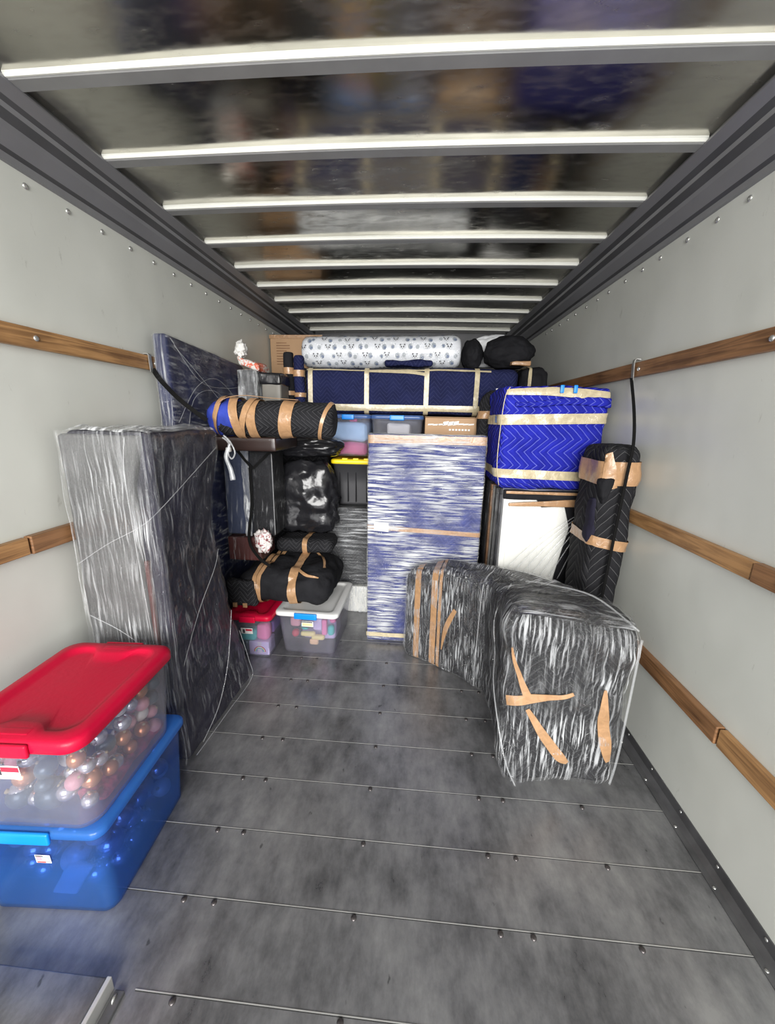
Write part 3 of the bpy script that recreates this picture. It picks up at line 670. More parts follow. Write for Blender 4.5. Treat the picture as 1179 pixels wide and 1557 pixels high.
tube('film_fold', [(-1.27, 1.304, .72), (-1.15, 1.302, .66), (-1.03, 1.302, .57)], .0018, M['film_b'], t)
tube('film_fold', [T.pt((1, -.9, -.35), .014), T.pt((1, -.2, -.1), .014), T.pt((1, .6, .1), .014), T.pt((1, .95, .2), .014)], .0012, M['film_b'], t)
tube('film_fold', [T.pt((1, .95, -.3), .014), T.pt((1, .3, -.62), .014), T.pt((1, -.2, -.85), .014), T.pt((1, -.7, -.97), .014)], .0018, M['film_b'], t)
tube('film_fold', [T.pt((1, .97, -.5), .016), T.pt((1, .97, -.8), .018), T.pt((1, .9, -.97), .018), T.pt((1, 0, -.98), .018), T.pt((1, -.9, -.98), .018)], .0018, M['film_b'], t)
tube('film_tail', [(-.70-.22, 1.80, 1.40), (-.885, 1.79, 1.37), (-.90, 1.78, 1.31), (-.885, 1.785, 1.25), (-.875, 1.78, 1.20)], [.006, .008, .011, .010, .012, .014], M['film_b'], t, flat=.6)
tube('film_tail', [(-.915, 1.80, 1.41), (-.885, 1.80, 1.38), (-.865, 1.80, 1.33), (-.885, 1.80, 1.30), (-.905, 1.80, 1.34)], .004, M['film_b'], t)

# ---------------------------------------------------------------- wrapped mattress leaning on left wall
t = empty('wrapped_mattress', (-1.27, 2.3, 0), 'dark blue padded panel in stretch film, upright against the left wall', 'wrapped panel')
S = Soft((-1.305, -1.235, 1.93, 2.80, 0, 1.885), .018, .004, 4, seed=8, warp=lambda o, p, h: Vector((o.x, o.y, o.z - (.5+.5*p.y)*(.5+.5*p.z)*.045)))
S.mesh('padding', simple('deep_navy_cover', (.010, .014, .055), .6, 0, .5, 4, .4, 14, .15), t); S.mesh('stretch_film', film('film_on_mattress', 9, 45, .5, .50, .70, .6, .05, patch=3., f0=.012), t, .006, .006, .025, faces='XZY')
S.mesh('edge_film', M['film_v'], t, .006, .004, .025, faces='y')
for pth in (((1, -.95, .98), (1, -.4, .80), (1, .3, .80), (1, .9, .85)), ((1, -.95, .55), (1, -.5, .76), (1, 0, .84), (1, .5, .76), (1, .95, .60)), ((1, -.8, .45), (1, -.6, .68), (1, -.2, .76), (1, .2, .72), (1, .8, .5)), ((1, -.9, .95), (1, -.2, .78), (1, .5, .6), (1, .9, .52))): tube('film_fold', [S.pt(q, .012) for q in pth], .0016, M['film_b'], t, 5)

# ---------------------------------------------------------------- chaise wrapped in black blanket and film (right foreground)
t = empty('wrapped_chaise', (.5, 1.9, 0), 'big rounded L-shaped bundle in black blankets and clear stretch film on the floor at right', 'wrapped furniture')
ST = [((-.035, 2.255), (-.01, 2.365), .57, .57), ((.19, 2.10), (.25, 2.345), .645, .645), ((.405, 1.915), (.54, 2.17), .665, .675), ((.415, 1.70), (.77, 1.84), .715, .73), ((.40, 1.51), (.905, 1.55), .79, .755), ((.375, 1.355), (.885, 1.36), .81, .745)]
LS = [.0, .3, .58, .78, .92, 1.]
def w_chaise(o, p, h):
    a = max(0., min(1., (o.x/h.x)*.5+.5)); ex = (o.x/h.x)*.5+.5 - a
    for i in range(5):
        if a <= LS[i+1] or i == 4: break
    f = (a-LS[i])/(LS[i+1]-LS[i]); f = f*f*(3-2*f)*.35 + f*.65
    A = Vector(ST[i][0]).lerp(Vector(ST[i+1][0]), f); B = Vector(ST[i][1]).lerp(Vector(ST[i+1][1]), f)
    bq = (o.y/h.y)*.5+.5; bw = 1-bq                 # local -y is the outer/right side
    zz = max(0, (o.z/h.z)*.5+.5)
    top = (ST[i][2]+(ST[i+1][2]-ST[i][2])*f)*bq + (ST[i][3]+(ST[i+1][3]-ST[i][3])*f)*(1-bq)
    C_ = A.lerp(B, bw); C_ = C_ + (B-A).normalized()*0
    dirx = (Vector(ST[i+1][0])+Vector(ST[i+1][1])-Vector(ST[i][0])-Vector(ST[i][1])).normalized()
    # bottom tucks in a little
    C_ = C_ + (A.lerp(B, .5) - C_)*(.07*(1-zz)**2)
    q = C_ + dirx*ex*1.6
    return Vector((q.x, q.y, top*zz + .004)) - CH
CH = Vector((0, 0, 0))
S = Soft((-.7, .7, -.22, .22, -.37, .37), .075, .012, 4.5, warp=w_chaise, seed=2, step=.028, fold=.012); S.c = Vector((0, 0, 0))
S.mesh('blanket', M['black_blk'], t)
S.mesh('stretch_film', M['film_s'], t, .010, .007, .022)
for c, w in ((-.79, .055), (-.56, .06), (-.47, .035)): S.band('tape', 0, c, w, M['tan'], t, .009)
S.strip('tape', [(1, .98, .02), (1, .55, .10), (1, .15, .16), (1, -.05, .22)], [.040, .034, .018, .012], M['tan'], t, .013)
S.strip('tape', [(1, .97, .60), (1, .75, .28), (1, .62, .10)], [.012, .02, .030], M['tan'], t, .014)
S.strip('tape', [(1, .62, -.02), (1, .35, -.28), (1, .02, -.55), (1, -.12, -.62)], [.014, .034, .040, .014], M['tan'], t, .013)
S.strip('tape', [(1, -.52, .30), (1, -.56, -.02), (1, -.64, -.30), (1, -.74, -.55)], [.008, .038, .042, .014], M['tan'], t, .013)
S.strip('tape', [(-.40, 1, -.55), (-.34, 1, -.1), (-.22, 1, .35)], [.012, .05, .03], M['tan'], t, .012)
# folded ply of film swept over the block
def cs(a, b, c, off=.022): return S.pt((a, b, c), off)
tube('film_fold', [cs(.48, .6, 1), cs(.56, 1, .7), cs(.66, 1, .2), cs(.86, 1, -.1), cs(1, .9, -.6), cs(1, .70, -.93)], .0035, M['film_b'], t, 6)
tube('film_fold', [cs(.45, 0, 1), cs(.6, -.2, 1), cs(.8, -.5, 1), cs(.97, -.9, .95)], .004, M['film_b'], t, 6)
tube('film_fold', [cs(.05, 1, -.9), cs(.06, 1, 0), cs(.08, .9, .9), cs(.1, 0, 1)], .004, M['film_b'], t, 6)
tube('film_fold', [cs(1, -.95, .9), cs(1, -.98, .1), cs(1, -.9, -.5), cs(1, -.92, -.9)], .005, M['film_b'], t, 6)

# ---------------------------------------------------------------- film-wrapped navy cabinet panel, centre
t = empty('wrapped_cabinet', (.06, 2.46, 0), 'tall navy padded cabinet tightly wrapped in whitish stretch film, standing upright in the middle', 'wrapped furniture')
S = Soft((-.300, .420, 2.40, 2.52, 0, 1.41), .012, .003, 4, seed=5, step=.04)
S.mesh('padding', M['panel_blk'], t); S.mesh('stretch_film', M['film_h'], t, .005, .004, .03)
S.band('tape', 2, .955, .05, M['tan'], t, .0035); S.band('tape', 2, .14, .03, M['tan'], t, .0035, tilt=-.02); S.band('tape', 2, -.93, .03, M['gold'], t, .007)
V = [S.pt((a, -1, c), .0085) for a, c in ((-.88, .13), (-.62, .12), (-.62, .20), (-.88, .21))]; mk('label', V, [(0, 1, 2, 3)], M['paper'], t)['label'] = 'blank white label'

# ---------------------------------------------------------------- frames / picture stack under the blue box
def frame_thing(label, x0, x1, y0, y1, z1, face, edge, tape=False):
    t = empty('framed_panel', ((x0+x1)/2, (y0+y1)/2, 0), label, 'framed panel', 'upright wrapped frames under the blue bundle')
    w = .035
    for nme, bx in (('frame_rail', (x0, x1, y0, y1, 0, w)), ('frame_rail', (x0, x1, y0, y1, z1-w, z1)), ('frame_stile', (x0, x0+w, y0, y1, w+.001, z1-w-.001)), ('frame_stile', (x1-w, x1, y0, y1, w+.001, z1-w-.001))):
        bevbox(nme, bx, edge, t)
    bevbox('panel', (x0+w, x1-w, y0+.008, y1-.003, w, z1-w), face, t)
    S = Soft((x0-.006, x1+.006, y0-.006, y1+.006, 0, z1+.006), .008, .002, 6, seed=x0+y0); S.mesh('stretch_film', M['film_d'], t, .0, .004, .03)
    return t, S
t, S = frame_thing('front white-faced framed panel with tan tape and torn black wrap under the blue bundle', .515, 1.015, 2.245, 2.30, 1.118, M['white'], M['white'])
V, F, U = boxes([(.515, 1.015, 2.238, 2.244, 1.068, 1.118)]); bx = Soft((.505, 1.02, 2.228, 2.25, 1.062, 1.12), .01, .004, 9, seed=1)
bx.mesh('torn_wrap', M['black_fab'], t)
bx = Soft((.54, 1.0, 2.221, 2.231, 1.028, 1.062), .004, .002, 9, warp=lambda o, p, h: Vector((o.x, o.y, o.z + .012*p.x + p.z*.008*p.x))); bx.mesh('tape', M['tan'], t)
bx = Soft((.52, 1.01, 2.224, 2.232, 1.096, 1.112), .003, .001, 9); bx.mesh('tape', M['tan'], t)
# black torn wrap right side: wedge widening downwards
V = [Vector(q) for q in ((.70, 2.236, 1.062), (.73, 2.236, 1.02), (.86, 2.236, 1.03), (.90, 2.236, .90), (.86, 2.236, .68), (.80, 2.236, .3), (1.01, 2.236, .3), (1.012, 2.236, 1.062))]
n = len(V); V += [v + Vector((0, .006, 0)) for v in V]; F = [tuple(range(n)), tuple(range(2*n-1, n-1, -1))] + [(i, n+i, n+(i+1) % n, (i+1) % n) for i in range(n)]
mk('torn_wrap', V, F, M['black_fab'], t, smooth=False)
fan = []
for i in range(16):
    a = i/15; tube('film_strand', [(1.0, 2.224, 1.04-.004*i), (.80 - .10*(1-a) - .0*a + .16*a, 2.222, .80-.1*a), (.56 + .38*a, 2.224, .64 - .06*a)], .0035, M['film_b'], t, 4, sub=3) if i % 2 == 0 else None
yy = 2.320
for i, (lab, fc, ed, zz, dx) in enumerate((('black wrapped frame directly behind the white-faced panel', 'black_fab', 'blackplas', 1.11, .01), ('grey edged wrapped frame in the stack behind the white-faced panel, third from front', 'grey_fab', 'grey_fab', 1.10, .0),
        ('white edged wrapped frame in the stack, fourth from front', 'white', 'white', 1.095, .004), ('brown wooden wrapped frame in the stack, fifth from front', 'wood_d', 'wood_d', 1.10, -.004), ('rearmost black wrapped frame in the stack beside the tall navy cabinet', 'black_fab', 'black_fab', 1.11, -.008))):
    frame_thing(lab, .50+dx-.0*i, 1.0, yy, yy+.05, zz, M[fc], M[ed]); yy += .072

# ---------------------------------------------------------------- royal blue bundle
t = empty('blue_bundle', (.74, 2.45, 1.125), 'box wrapped in a royal blue quilted blanket with golden tape, resting on the upright frames', 'wrapped box')
def w_blue(o, p, h):
    x = o.x + (.5+.5*p.x)*p.z*.016*h.z/.28
    if p.x < 0: x += .012*(p.z < -.9)
    return Vector((x, o.y, o.z))
S = Soft((.462, 1.025, 2.245, 2.66, 1.128, 1.69), .035, .009, 6, seed=9, warp=w_blue, step=.025, fold=.018)
S.mesh('blanket', M['blue_blk'], t)
for c, w, tl in ((.38, .055, .03), (-.72, .05, -.02)): S.band('tape', 2, c, w, M['gold'], t, .007, tilt=tl)
S.strip('tape', [(-.95, -1, .88), (0, -1, .90), (.97, -1, .80)], [.03, .05, .055], M['gold'], t, .007)
F_ = Soft((.53, 1.035, 2.234, 2.262, 1.575, 1.628), .012, .007, 9, seed=3, fold=.01, warp=lambda o, p, h: Vector((o.x, o.y, (o.z)*(.45+.55*(.5+.5*p.x)) + .012*math.sin(p.x*2.4+.6)))); F_.mesh('folded_flap', M['blue_blk'], t)
for x in (.765, .835):
    bx = Soft((x-.010, x+.010, 2.224, 2.236, 1.652, 1.694), .004, .001, 9); bx.mesh('webbing', M['bluelatch'], t)
tube('edge_cord', [S.pt((-.88, -1, 1), .008), S.pt((-.97, -1, .8), .01), S.pt((-1, -.96, .3), .01), S.pt((-1, -.96, -.5), .01), S.pt((-.98, -1, -.95), .01)], .0025, M['gold'], t, 5)
bx = Soft((.452, .470, 2.30, 2.38, 1.49, 1.53), .004, .001); bx.mesh('webbing', M['bluelatch'], t)

# black padded bundle to the left of the blue one
t = empty('black_bundle', (.42, 2.66, 1.22), 'narrow black padded bundle with tan tape squeezed behind the left side of the blue box', 'blanket bundle')
S = Soft((.400, .60, 2.685, 2.79, 1.14, 1.70), .06, .012, 7, seed=12, fold=.02, warp=lambda o, p, h: Vector((o.x + .05*(p.z > .3)*(p.z-.3), o.y, o.z))); S.mesh('blanket', M['black_blk'], t)
S.band('tape', 2, .42, .05, M['tan'], t, .008); S.band('tape', 2, -.45, .05, M['tan'], t, .008)
bevbox('paper_tag', (.50, .53, 2.672, 2.676, 1.655, 1.705), M['paper'], t, .001)

# ---------------------------------------------------------------- tall black roll leaning by the right wall
t = empty('black_roll', (.94, 1.95, 0), 'tall bundle in black pinstriped moving blanket with tan tape, leaning against the right wall', 'blanket bundle')
def w_rr(o, p, h):
    z = o.z + h.z
    return Vector((o.x - .012*(1-z/1.4) , o.y, o.z))
S = Soft((.865, 1.042, 1.86, 2.14, 0, 1.398), .05, .010, 6, seed=21, fold=.015, warp=w_rr, step=.028)
S.mesh('blanket', M['black_blk2'], t)
S.band('tape', 2, .82, .11, M['tan'], t, .008, tilt=-.0); S.band('tape', 2, .33, .05, M['tan'], t, .008, tilt=-.02)
bx = Soft((.85, .925, 1.842, 1.90, 1.13, 1.25), .03, .015, 9, seed=5, fold=.02, warp=lambda o, p, h: Vector((o.x*(.7+.3*p.z), o.y, o.z))); bx.mesh('folded_corner', M['black_fab'], t)
bx = Soft((.85, .90, 1.88, 1.96, .92, 1.15), .025, .012, 9, seed=7, fold=.015); bx.mesh('navy_fold', M['dark_fab'], t)
S.strip('tape', [(-.98, -1, .95), (-.8, -1, .85), (-.5, -1, .72)], [.06, .07, .05], M['tan'], t, .012)

# straps
t = empty('ratchet_strap', (1.03, 2.09, 1.7), 'black strap hooked over the right wall slat, hanging before the leaning black roll', 'strap')
ribbon('webbing', [(1.034, 2.075, 1.715), (.998, 1.93, 1.55), (.968, 1.835, 1.41), (.956, 1.822, 1.28), (.943, 1.820, 1.0), (.932, 1.820, .7), (.922, 1.83, .42)], .014, M['strap'], t, side=(1, .2, 0))
ribbon('hook', [(1.040, 2.075, 1.70), (1.038, 2.08, 1.75), (1.040, 2.085, 1.800), (1.066, 2.085, 1.802)], .020, M['hook'], t, side=(0, 1, 0), th=.002)
t = empty('tie_strap', (-1.31, 1.9, 1.7), 'black strap hooked over the left wall slat, pulled down across the wrapped blue panel', 'strap')
ribbon('webbing', [(-1.305, 1.915, 1.715), (-1.26, 1.90, 1.66), (-1.20, 1.95, 1.57), (-1.10, 2.00, 1.475)], .022, M['strap'], t, side=(0, .3, 1))
ribbon('hook', [(-1.305, 1.905, 1.70), (-1.308, 1.905, 1.76), (-1.310, 1.905, 1.783), (-1.335, 1.905, 1.784)], .020, M['hook'], t, side=(0, 1, 0))

# ---------------------------------------------------------------- left column behind tall furniture
t = empty('dark_box', (-1.07, 2.5, .56), 'dark reddish brown wrapped box low behind the tall wrapped furniture', 'box')
S = Soft((-1.208, -.985, 2.32, 2.56, .578, .738), .012, .003, 5); S.mesh('body', M['maroon'], t); S.mesh('stretch_film', M['film_d'], t, .004, .003)
t = empty('wrapped_board', (-1.10, 2.5, .74), 'dark blue upright board in stretch film with a bright crinkled edge, below the blanket roll', 'wrapped board')
S = Soft((-1.208, -1.05, 2.34, 2.56, .752, 1.292), .012, .004, 5, seed=3); S.mesh('padding', simple('dim_blue_cover', (.02, .03, .07), .6), t); S.mesh('stretch_film', M['film_d'], t, .004, .006)
bx = Soft((-1.085, -1.04, 2.325, 2.345, .74, 1.30), .008, .006, 12, seed=3, fold=.01); bx.mesh('crinkled_film', M['film_b'], t)
t = empty('wrapped_board', (-.98, 2.45, .74), 'black upright board in glossy film, second from the left below the blanket roll', 'wrapped board')
S = Soft((-1.036, -.895, 2.34, 2.56, .745, 1.29), .010, .003, 5, seed=8); S.mesh('padding', M['black_fab'], t); S.mesh('stretch_film', film('thin_clear_film', 50, 8, .4, .56, .75, .4, .02, f0=.006), t, .004, .004)
tube('film_fold', [S.pt((1, -1, .95), .006), S.pt((1, -1, 0), .008), S.pt((1, -1, -.95), .006)], .003, M['film_b'], t, 5)
t = empty('dark_board', (-1.0, 2.4, 1.3), 'dark flat board lying under the brown-taped blanket roll', 'board')
S = Soft((-1.24, -.80, 2.17, 2.58, 1.305, 1.385), .010, .002, 5); S.mesh('body', simple('dark_brown_board', (.025, .014, .012), .3), t)
bx = Soft((-1.09, -1.06, 2.150, 2.168, 1.30, 1.325), .005, .003, 9); bx.mesh('paper_scrap', M['paper'], t)
# blanket roll
t = empty('blanket_roll', (-.8, 2.15, 1.39), 'horizontal dark blanket roll bound with tan tape, blue cloth showing at its left end', 'blanket roll')
R = Roll((-1.13, 2.20, 1.49), (-.462, 2.20, 1.485), .103, .100, .010, 9, seed=3, end=.5, pinch=lambda t_: 1-.05*math.exp(-((t_-.64)/.05)**2)-.05*math.exp(-((t_-.2)/.05)**2)); R.mesh('blanket', M['black_blk'], t)
Rb = Roll((-1.165, 2.20, 1.49), (-.975, 2.20, 1.495), .112, .102, .014, 9, seed=5, end=.7); Rb.mesh('blue_cloth', M['blue_fab'], t)['label'] = 'blue cloth end'
for q, w, sl, o_ in ((.04, .03, .03, .018), (.20, .05, -.03, .018), (.275, .035, .05, .014), (.335, .055, .0, .008), (.62, .07, .02, .008), (.93, .02, .05, .008)): R.band('tape', q, w, M['tan'], t, o_, slant=sl)
tube('loose_tape', [(-1.13, 2.12, 1.50), (-1.06, 2.11, 1.585), (-.96, 2.14, 1.61), (-.82, 2.16, 1.600), (-.66, 2.17, 1.592)], .010, M['tan'], t, 6, flat=.2)
# V strap
t = empty('tie_strap', (-.98, 2.3, 1.2), 'black strap dipping in a V below the horizontal blanket roll', 'strap')
ribbon('webbing', [(-1.12, 2.31, 1.33), (-1.06, 2.325, 1.24), (-1.01, 2.325, 1.185)], .016, M['strap'], t, side=(.5, 0, .8), sub=4)
ribbon('webbing', [(-1.01, 2.325, 1.185), (-.94, 2.325, 1.25), (-.85, 2.30, 1.33), (-.76, 2.24, 1.42)], .016, M['strap'], t, side=(-.5, 0, .8), sub=4)
ribbon('webbing', [(-1.03, 2.33, 1.19), (-1.03, 2.32, .95), (-1.04, 2.27, .74), (-.96, 2.22, .64), (-.88, 2.19, .60)], .018, M['strap'], t, side=(1, 0, .2), sub=4)

# garbage bags
o = blob('bin_bag', (-.80, 2.71, .935), .245, .12, .245, M['bag'], amp=.22, fr=1.3, seed=3, ridge=.14, sq=.5, origin=(-.80, 2.71, .68), zmin=.685); tag(o, 'large glossy black bin bag bulging beside the black upright board', 'bin bag')
o = blob('bin_bag', (-.765, 2.71, 1.30), .235, .12, .075, M['bag'], amp=.15, fr=1.3, seed=8, ridge=.08, sq=.5, origin=(-.765, 2.71, 1.225), zmin=1.225); tag(o, 'upper black bin bag squeezed beneath the blanket roll', 'bin bag')
o = blob('printed_bag', (-.945, 2.27, .735), .05, .04, .075, M['news'], amp=.35, fr=2.2, seed=2, ridge=.15, sub=4, origin=(-.945, 2.27, .66)); tag(o, 'small crumpled white packet with dark red print on the black bundle', 'packet')

# black blankets on the small totes
t = empty('black_bundle', (-.85, 2.4, .31), 'wide lumpy black blanket bundle with tan tape resting on the two small totes', 'blanket bundle')
def w_bun(o, p, h): return Vector((o.x - (.5+.5*p.z)*p.x*.02, o.y, o.z - .07*(p.x < -.55)*(-.55-p.x)/.45*(.5+.5*p.z) ))
S = Soft((-1.17, -.50, 2.18, 2.70, .332, .556), .11, .014, 5, seed=13, fold=.03, warp=w_bun, step=.025); S.mesh('blanket', M['black_fab'], t)
for c, w, tl in ((-.38, .028, .10), (-.27, .028, .12), (.28, .055, .0), ): S.band('tape', 0, c, w, M['tan'], t, .010, tilt=tl)
S.strip('tape', [(.28, -.55, 1), (.55, -.9, 1), (.85, -.98, 1)], .022, M['tan'], t, .013)
S.strip('tape', [(.34, .55, 1), (.62, .3, 1), (.85, -.5, 1)], .018, M['tan'], t, .013)
bx = Soft((-1.165, -.98, 2.165, 2.22, .33, .50), .02, .008, 9, fold=.012); bx.mesh('folded_edge', M['black_blk'], t)
for x in (-1.11, -1.045): 
    q = Soft((x-.014, x+.014, 2.155, 2.166, .325, .355), .003, .001); q.mesh('tape', M['tan'], t)
t = empty('black_bundle', (-.77, 2.68, .56), 'flat folded black blanket with one tan tape, between the bin bag and the wide bundle', 'blanket bundle')
S = Soft((-.96, -.56, 2.50, 2.72, .575, .675), .04, .008, 7, seed=4, fold=.01); S.mesh('blanket', M['black_blk'], t); S.band('tape', 0, .05, .035, M['tan'], t, .006)

# small totes on the floor
t = tote('storage_tote', 'small clear tote with red lid on the floor at left, holding toys', -1.003, 2.28, 0, .270, .36, .285, M['clear2'], M['red'], M['red'], taper=.86, lidstyle='notch', lid_h=.035)
sticker('label', -1.015, 2.097, .20, .075, .04, [(M['crimson'], .4, .95, .5, .85), (M['ink'], .15, .35, .1, .8)], t, tilt=.07)
def toy(name, b, mat, label, r=.012, **kw):
    S = Soft(b, r, kw.get('amp', .003), 9, step=.02, seed=kw.get('seed', 1)); o = S.mesh(name, M[mat], origin=((b[0]+b[1])/2, (b[2]+b[3])/2, b[4])); tag(o, label + kw.get('w', ''), kw.get('cat', 'toy'), kw.get('g')); return o
w = ' inside the small red-lidded tote'
ob = toy('toy_box', (-1.025, -.895, 2.135, 2.24, .012, .105), 'lilac', 'lilac box printed with a rainbow', .004, w=w, cat='box')
V, F, mi = [], [], []
for k, (r0, r1) in enumerate(((.040, .034), (.034, .028), (.028, .022), (.022, .016))):
    for i in range(12):
        a0, a1 = math.pi*i/12, math.pi*(i+1)/12; n = len(V)
        for r, a in ((r0, a0), (r0, a1), (r1, a1), (r1, a0)): V.append(Vector((-.955 + r*math.cos(a), 2.1335, .035 + r*math.sin(a))))
        F.append((n, n+1, n+2, n+3)); mi.append(k)
mk('rainbow_print', V, F, [M['crimson'], M['straw'], M['teal'], M['purple']], ob, mi=mi, smooth=False)
for k in range(5): bevbox('print_line', (-.968, -.942, 2.1315, 2.1325, .03+.016*k, .038+.016*k), M['paper'], ob, .0005)
toy('cloth_pouch', (-1.08, -.975, 2.13, 2.20, .11, .185), 'teal', 'folded teal cloth', .02, w=w, cat='cloth', amp=.01)
toy('cloth_pouch', (-.985, -.895, 2.14, 2.22, .11, .22), 'pink', 'pink plush cloth', .03, w=w, cat='cloth', amp=.015)
toy('cloth_pouch', (-1.095, -1.035, 2.14, 2.30, .015, .10), 'teal_grey', 'dark folded garment', .02, w=w, cat='cloth', amp=.01)
toy('toy_block', (-.915, -.893, 2.225, 2.36, .12, .20), 'purple', 'purple toy with a glossy side', .01, w=w)
t = tote('storage_tote', 'small clear tote with white lid and blue latches on the floor, full of toys', -.650, 2.42, 0, .385, .50, .290, M['clear2'], M['whiteplas'], M['bluelatch'], taper=.88, lidstyle='latch', lid_h=.03, rot=-.03)
sticker('label', -.652, 2.175, .222, .075, .045, [(M['ink'], .0, .95, .78, .95), (M['peach'], .05, .95, .25, .7), (M['ink'], .0, 1, .0, .15)], t, rot=-.03, tilt=.06)
w = ' inside the white-lidded tote'
for b, m_, l, r in (((-.72, -.62, 2.225, 2.26, .10, .135), 'straw', 'yellow bone-shaped toy', .016), ((-.65, -.56, 2.23, 2.27, .075, .11), 'straw', 'second yellow stick toy', .016), ((-.66, -.60, 2.225, 2.25, .045, .085), 'peach', 'peach coloured toy figure', .018),
                 ((-.78, -.73, 2.225, 2.28, .09, .14), 'crimson', 'round red toy', .024), ((-.72, -.66, 2.23, 2.29, .14, .20), 'teal', 'teal toy ball', .028), ((-.65, -.58, 2.27, 2.31, .12, .21), 'lilac', 'pale lilac cloth', .02),
                 ((-.58, -.545, 2.24, 2.28, .11, .22), 'pink', 'pink striped toy wand', .012), ((-.545, -.50, 2.25, 2.30, .10, .17), 'teal', 'small teal toy at the right', .02), ((-.535, -.49, 2.27, 2.34, .18, .23), 'pink', 'bright pink toy near the lid', .02),
                 ((-.79, -.72, 2.24, 2.30, .16, .23), 'rosepink', 'dusty pink cloth', .02), ((-.74, -.50, 2.33, 2.50, .02, .20), 'lilac', 'folded lilac cloth behind the toys', .03)):
    toy('toy' if 'cloth' not in l else 'cloth', b, m_, l, r, w=w, cat='toy' if 'cloth' not in l else 'cloth')

# ---------------------------------------------------------------- centre-left stack
t = empty('white_box', (-.4, 3.0, 0), 'low white wrapped box on the floor beneath the grey film-wrapped box', 'box')
S = Soft((-.58, -.0, 2.785, 3.30, 0, .218), .012, .003, 5); S.mesh('body', M['white'], t); S.mesh('stretch_film', M['film_b'], t, .004, .003)
t = empty('wrapped_box', (-.3, 3.0, .23), 'dark grey box in stretch film under the black tote with yellow lid', 'wrapped box')
S = Soft((-.655, .42, 2.785, 3.30, .238, .845), .015, .004, 5, seed=3); S.mesh('body', M['black_blk'], t); S.mesh('stretch_film', film('film_grey_box', 4, 70, .05, .47, .62, .6, .18, patch=3), t, .005, .006)
t = tote('storage_tote', 'black ribbed tote with bright yellow lid in the middle stack', -.40, 3.02, .862, .43, .44, .325, M['blackplas'], M['yellow'], None, taper=.84, lid_h=.035)
for x in (-.56, -.50, -.44, -.36, -.28): bevbox('rib', (x-.004, x+.004, 2.808, 2.822, .89, 1.14), M['black_fab'], t, .002)
for x in (-.52, -.44, -.36): bevbox('lid_step', (x-.02, x+.02, 2.79, 2.83, 1.205, 1.217), M['yellow'], t, .003)
o = bevbox('moving_box', (-.16, .44, 2.80, 3.25, .862, 1.205), M['card'], origin=(.14, 3.0, .862)); tag(o, 'cardboard moving box hidden behind the tall navy cabinet', 'cardboard box')
t = tote('storage_tote', 'clear tote with blue lid holding pale blue and pink fabric, in the middle stack', -.500, 3.03, 1.226, .315, .40, .285, M['clear'], M['palebluelid'], M['bluelatch'], taper=.9, lid_h=.03, rim=.006)
w = ' inside the upper clear tote'
toy('folded_fabric', (-.635, -.365, 2.86, 3.15, 1.235, 1.325), 'magenta', 'pink checked folded fabric', .03, w=w, cat='fabric', amp=.012)
toy('folded_fabric', (-.635, -.365, 2.86, 3.15, 1.335, 1.470), 'skyblue', 'pale blue folded fabric', .03, w=w, cat='fabric', amp=.015)
toy('folded_fabric', (-.50, -.44, 2.86, 2.90, 1.475, 1.497), 'magenta', 'small red cloth on top of the blue fabric', .01, w=w, cat='fabric')
t = tote('storage_tote', 'clear tote with blue latch just above the tall navy cabinet', -.148, 3.03, 1.226, .37, .40, .285, M['clear'], M['palebluelid'], M['bluelatch'], taper=.9, lid_h=.03, rim=.006)
toy('paper_bundle', (-.22, -.05, 2.87, 3.05, 1.24, 1.47), 'paper', 'cream paper bundle', .02, w=' inside the clear tote above the cabinet', cat='paper', amp=.01)
t = empty('cardboard_box', (.25, 3.0, 1.226), 'low brown cardboard box with torn film, above the right half of the tall navy cabinet', 'cardboard box')
bevbox('body', (.052, .445, 2.80, 3.2, 1.226, 1.515), M['card'], t)
for q in ((.05, .25, 2.79, 3.2, 1.517, 1.521), (.252, .447, 2.795, 3.2, 1.517, 1.521)): bevbox('flap', q, M['card'], t, .001)
V, F = [], []
rng = random.Random(4)
for k in range(9):
    x = .09+.035*k; z = 1.47+.004*rng.uniform(-1, 1) + (.01 if 2 < k < 6 else 0); n = len(V); w_ = .02; h_ = .006 + (.010 if 2 < k < 6 else 0)
    V += [Vector((x-w_, 2.797, z-h_)), Vector((x+w_, 2.797, z-h_*.5)), Vector((x+w_*1.1, 2.797, z+h_)), Vector((x-w_*.8, 2.797, z+h_*.6))]; F.append((n, n+1, n+2, n+3))
for k in range(7):
    x = .22+.022*k; n = len(V); V += [Vector((x, 2.797, 1.428)), Vector((x+.014, 2.797, 1.428)), Vector((x+.014, 2.797, 1.440)), Vector((x, 2.797, 1.440))]; F.append((n, n+1, n+2, n+3))
mk('torn_film_and_print', V, F, M['paper'], t, smooth=False)

# ---------------------------------------------------------------- big navy bundle on top
t = empty('navy_bundle', (-.1, 3.25, 1.54), 'very long navy quilted bundle crossed by golden tape, lying on the middle stack', 'wrapped furniture')
S = Soft((-.90, .72, 3.0, 3.5, 1.53, 1.866), .05, .010, 3.5, seed=17, fold=.012, step=.035, warp=lambda o, p, h: Vector((o.x, o.y, o.z - .0*p.x)))
S.mesh('blanket', M['navy_blk'], t)
for x in (-.815, -.39, .055, .42): S.band('tape', 0, (x+.09)/.81, .035, M['gold'], t, .006)
S.band('tape', 2, -.70, .045, M['gold'], t, .008)
S.strip('tape', [(-.93, -1, .93), (0, -1, .93), (.75, -1, .90)], .018, M['gold'], t, .008)
S.strip('tape', [(-.35, -1, .88), (.05, -1, .80), (.18, -1, .72)], .022, M['gold'], t, .009)
bx = Soft((-.895, -.84, 2.985, 3.2, 1.56, 1.86), .02, .006, 7); bx.mesh('dark_end_pad', M['black_blk'], t)
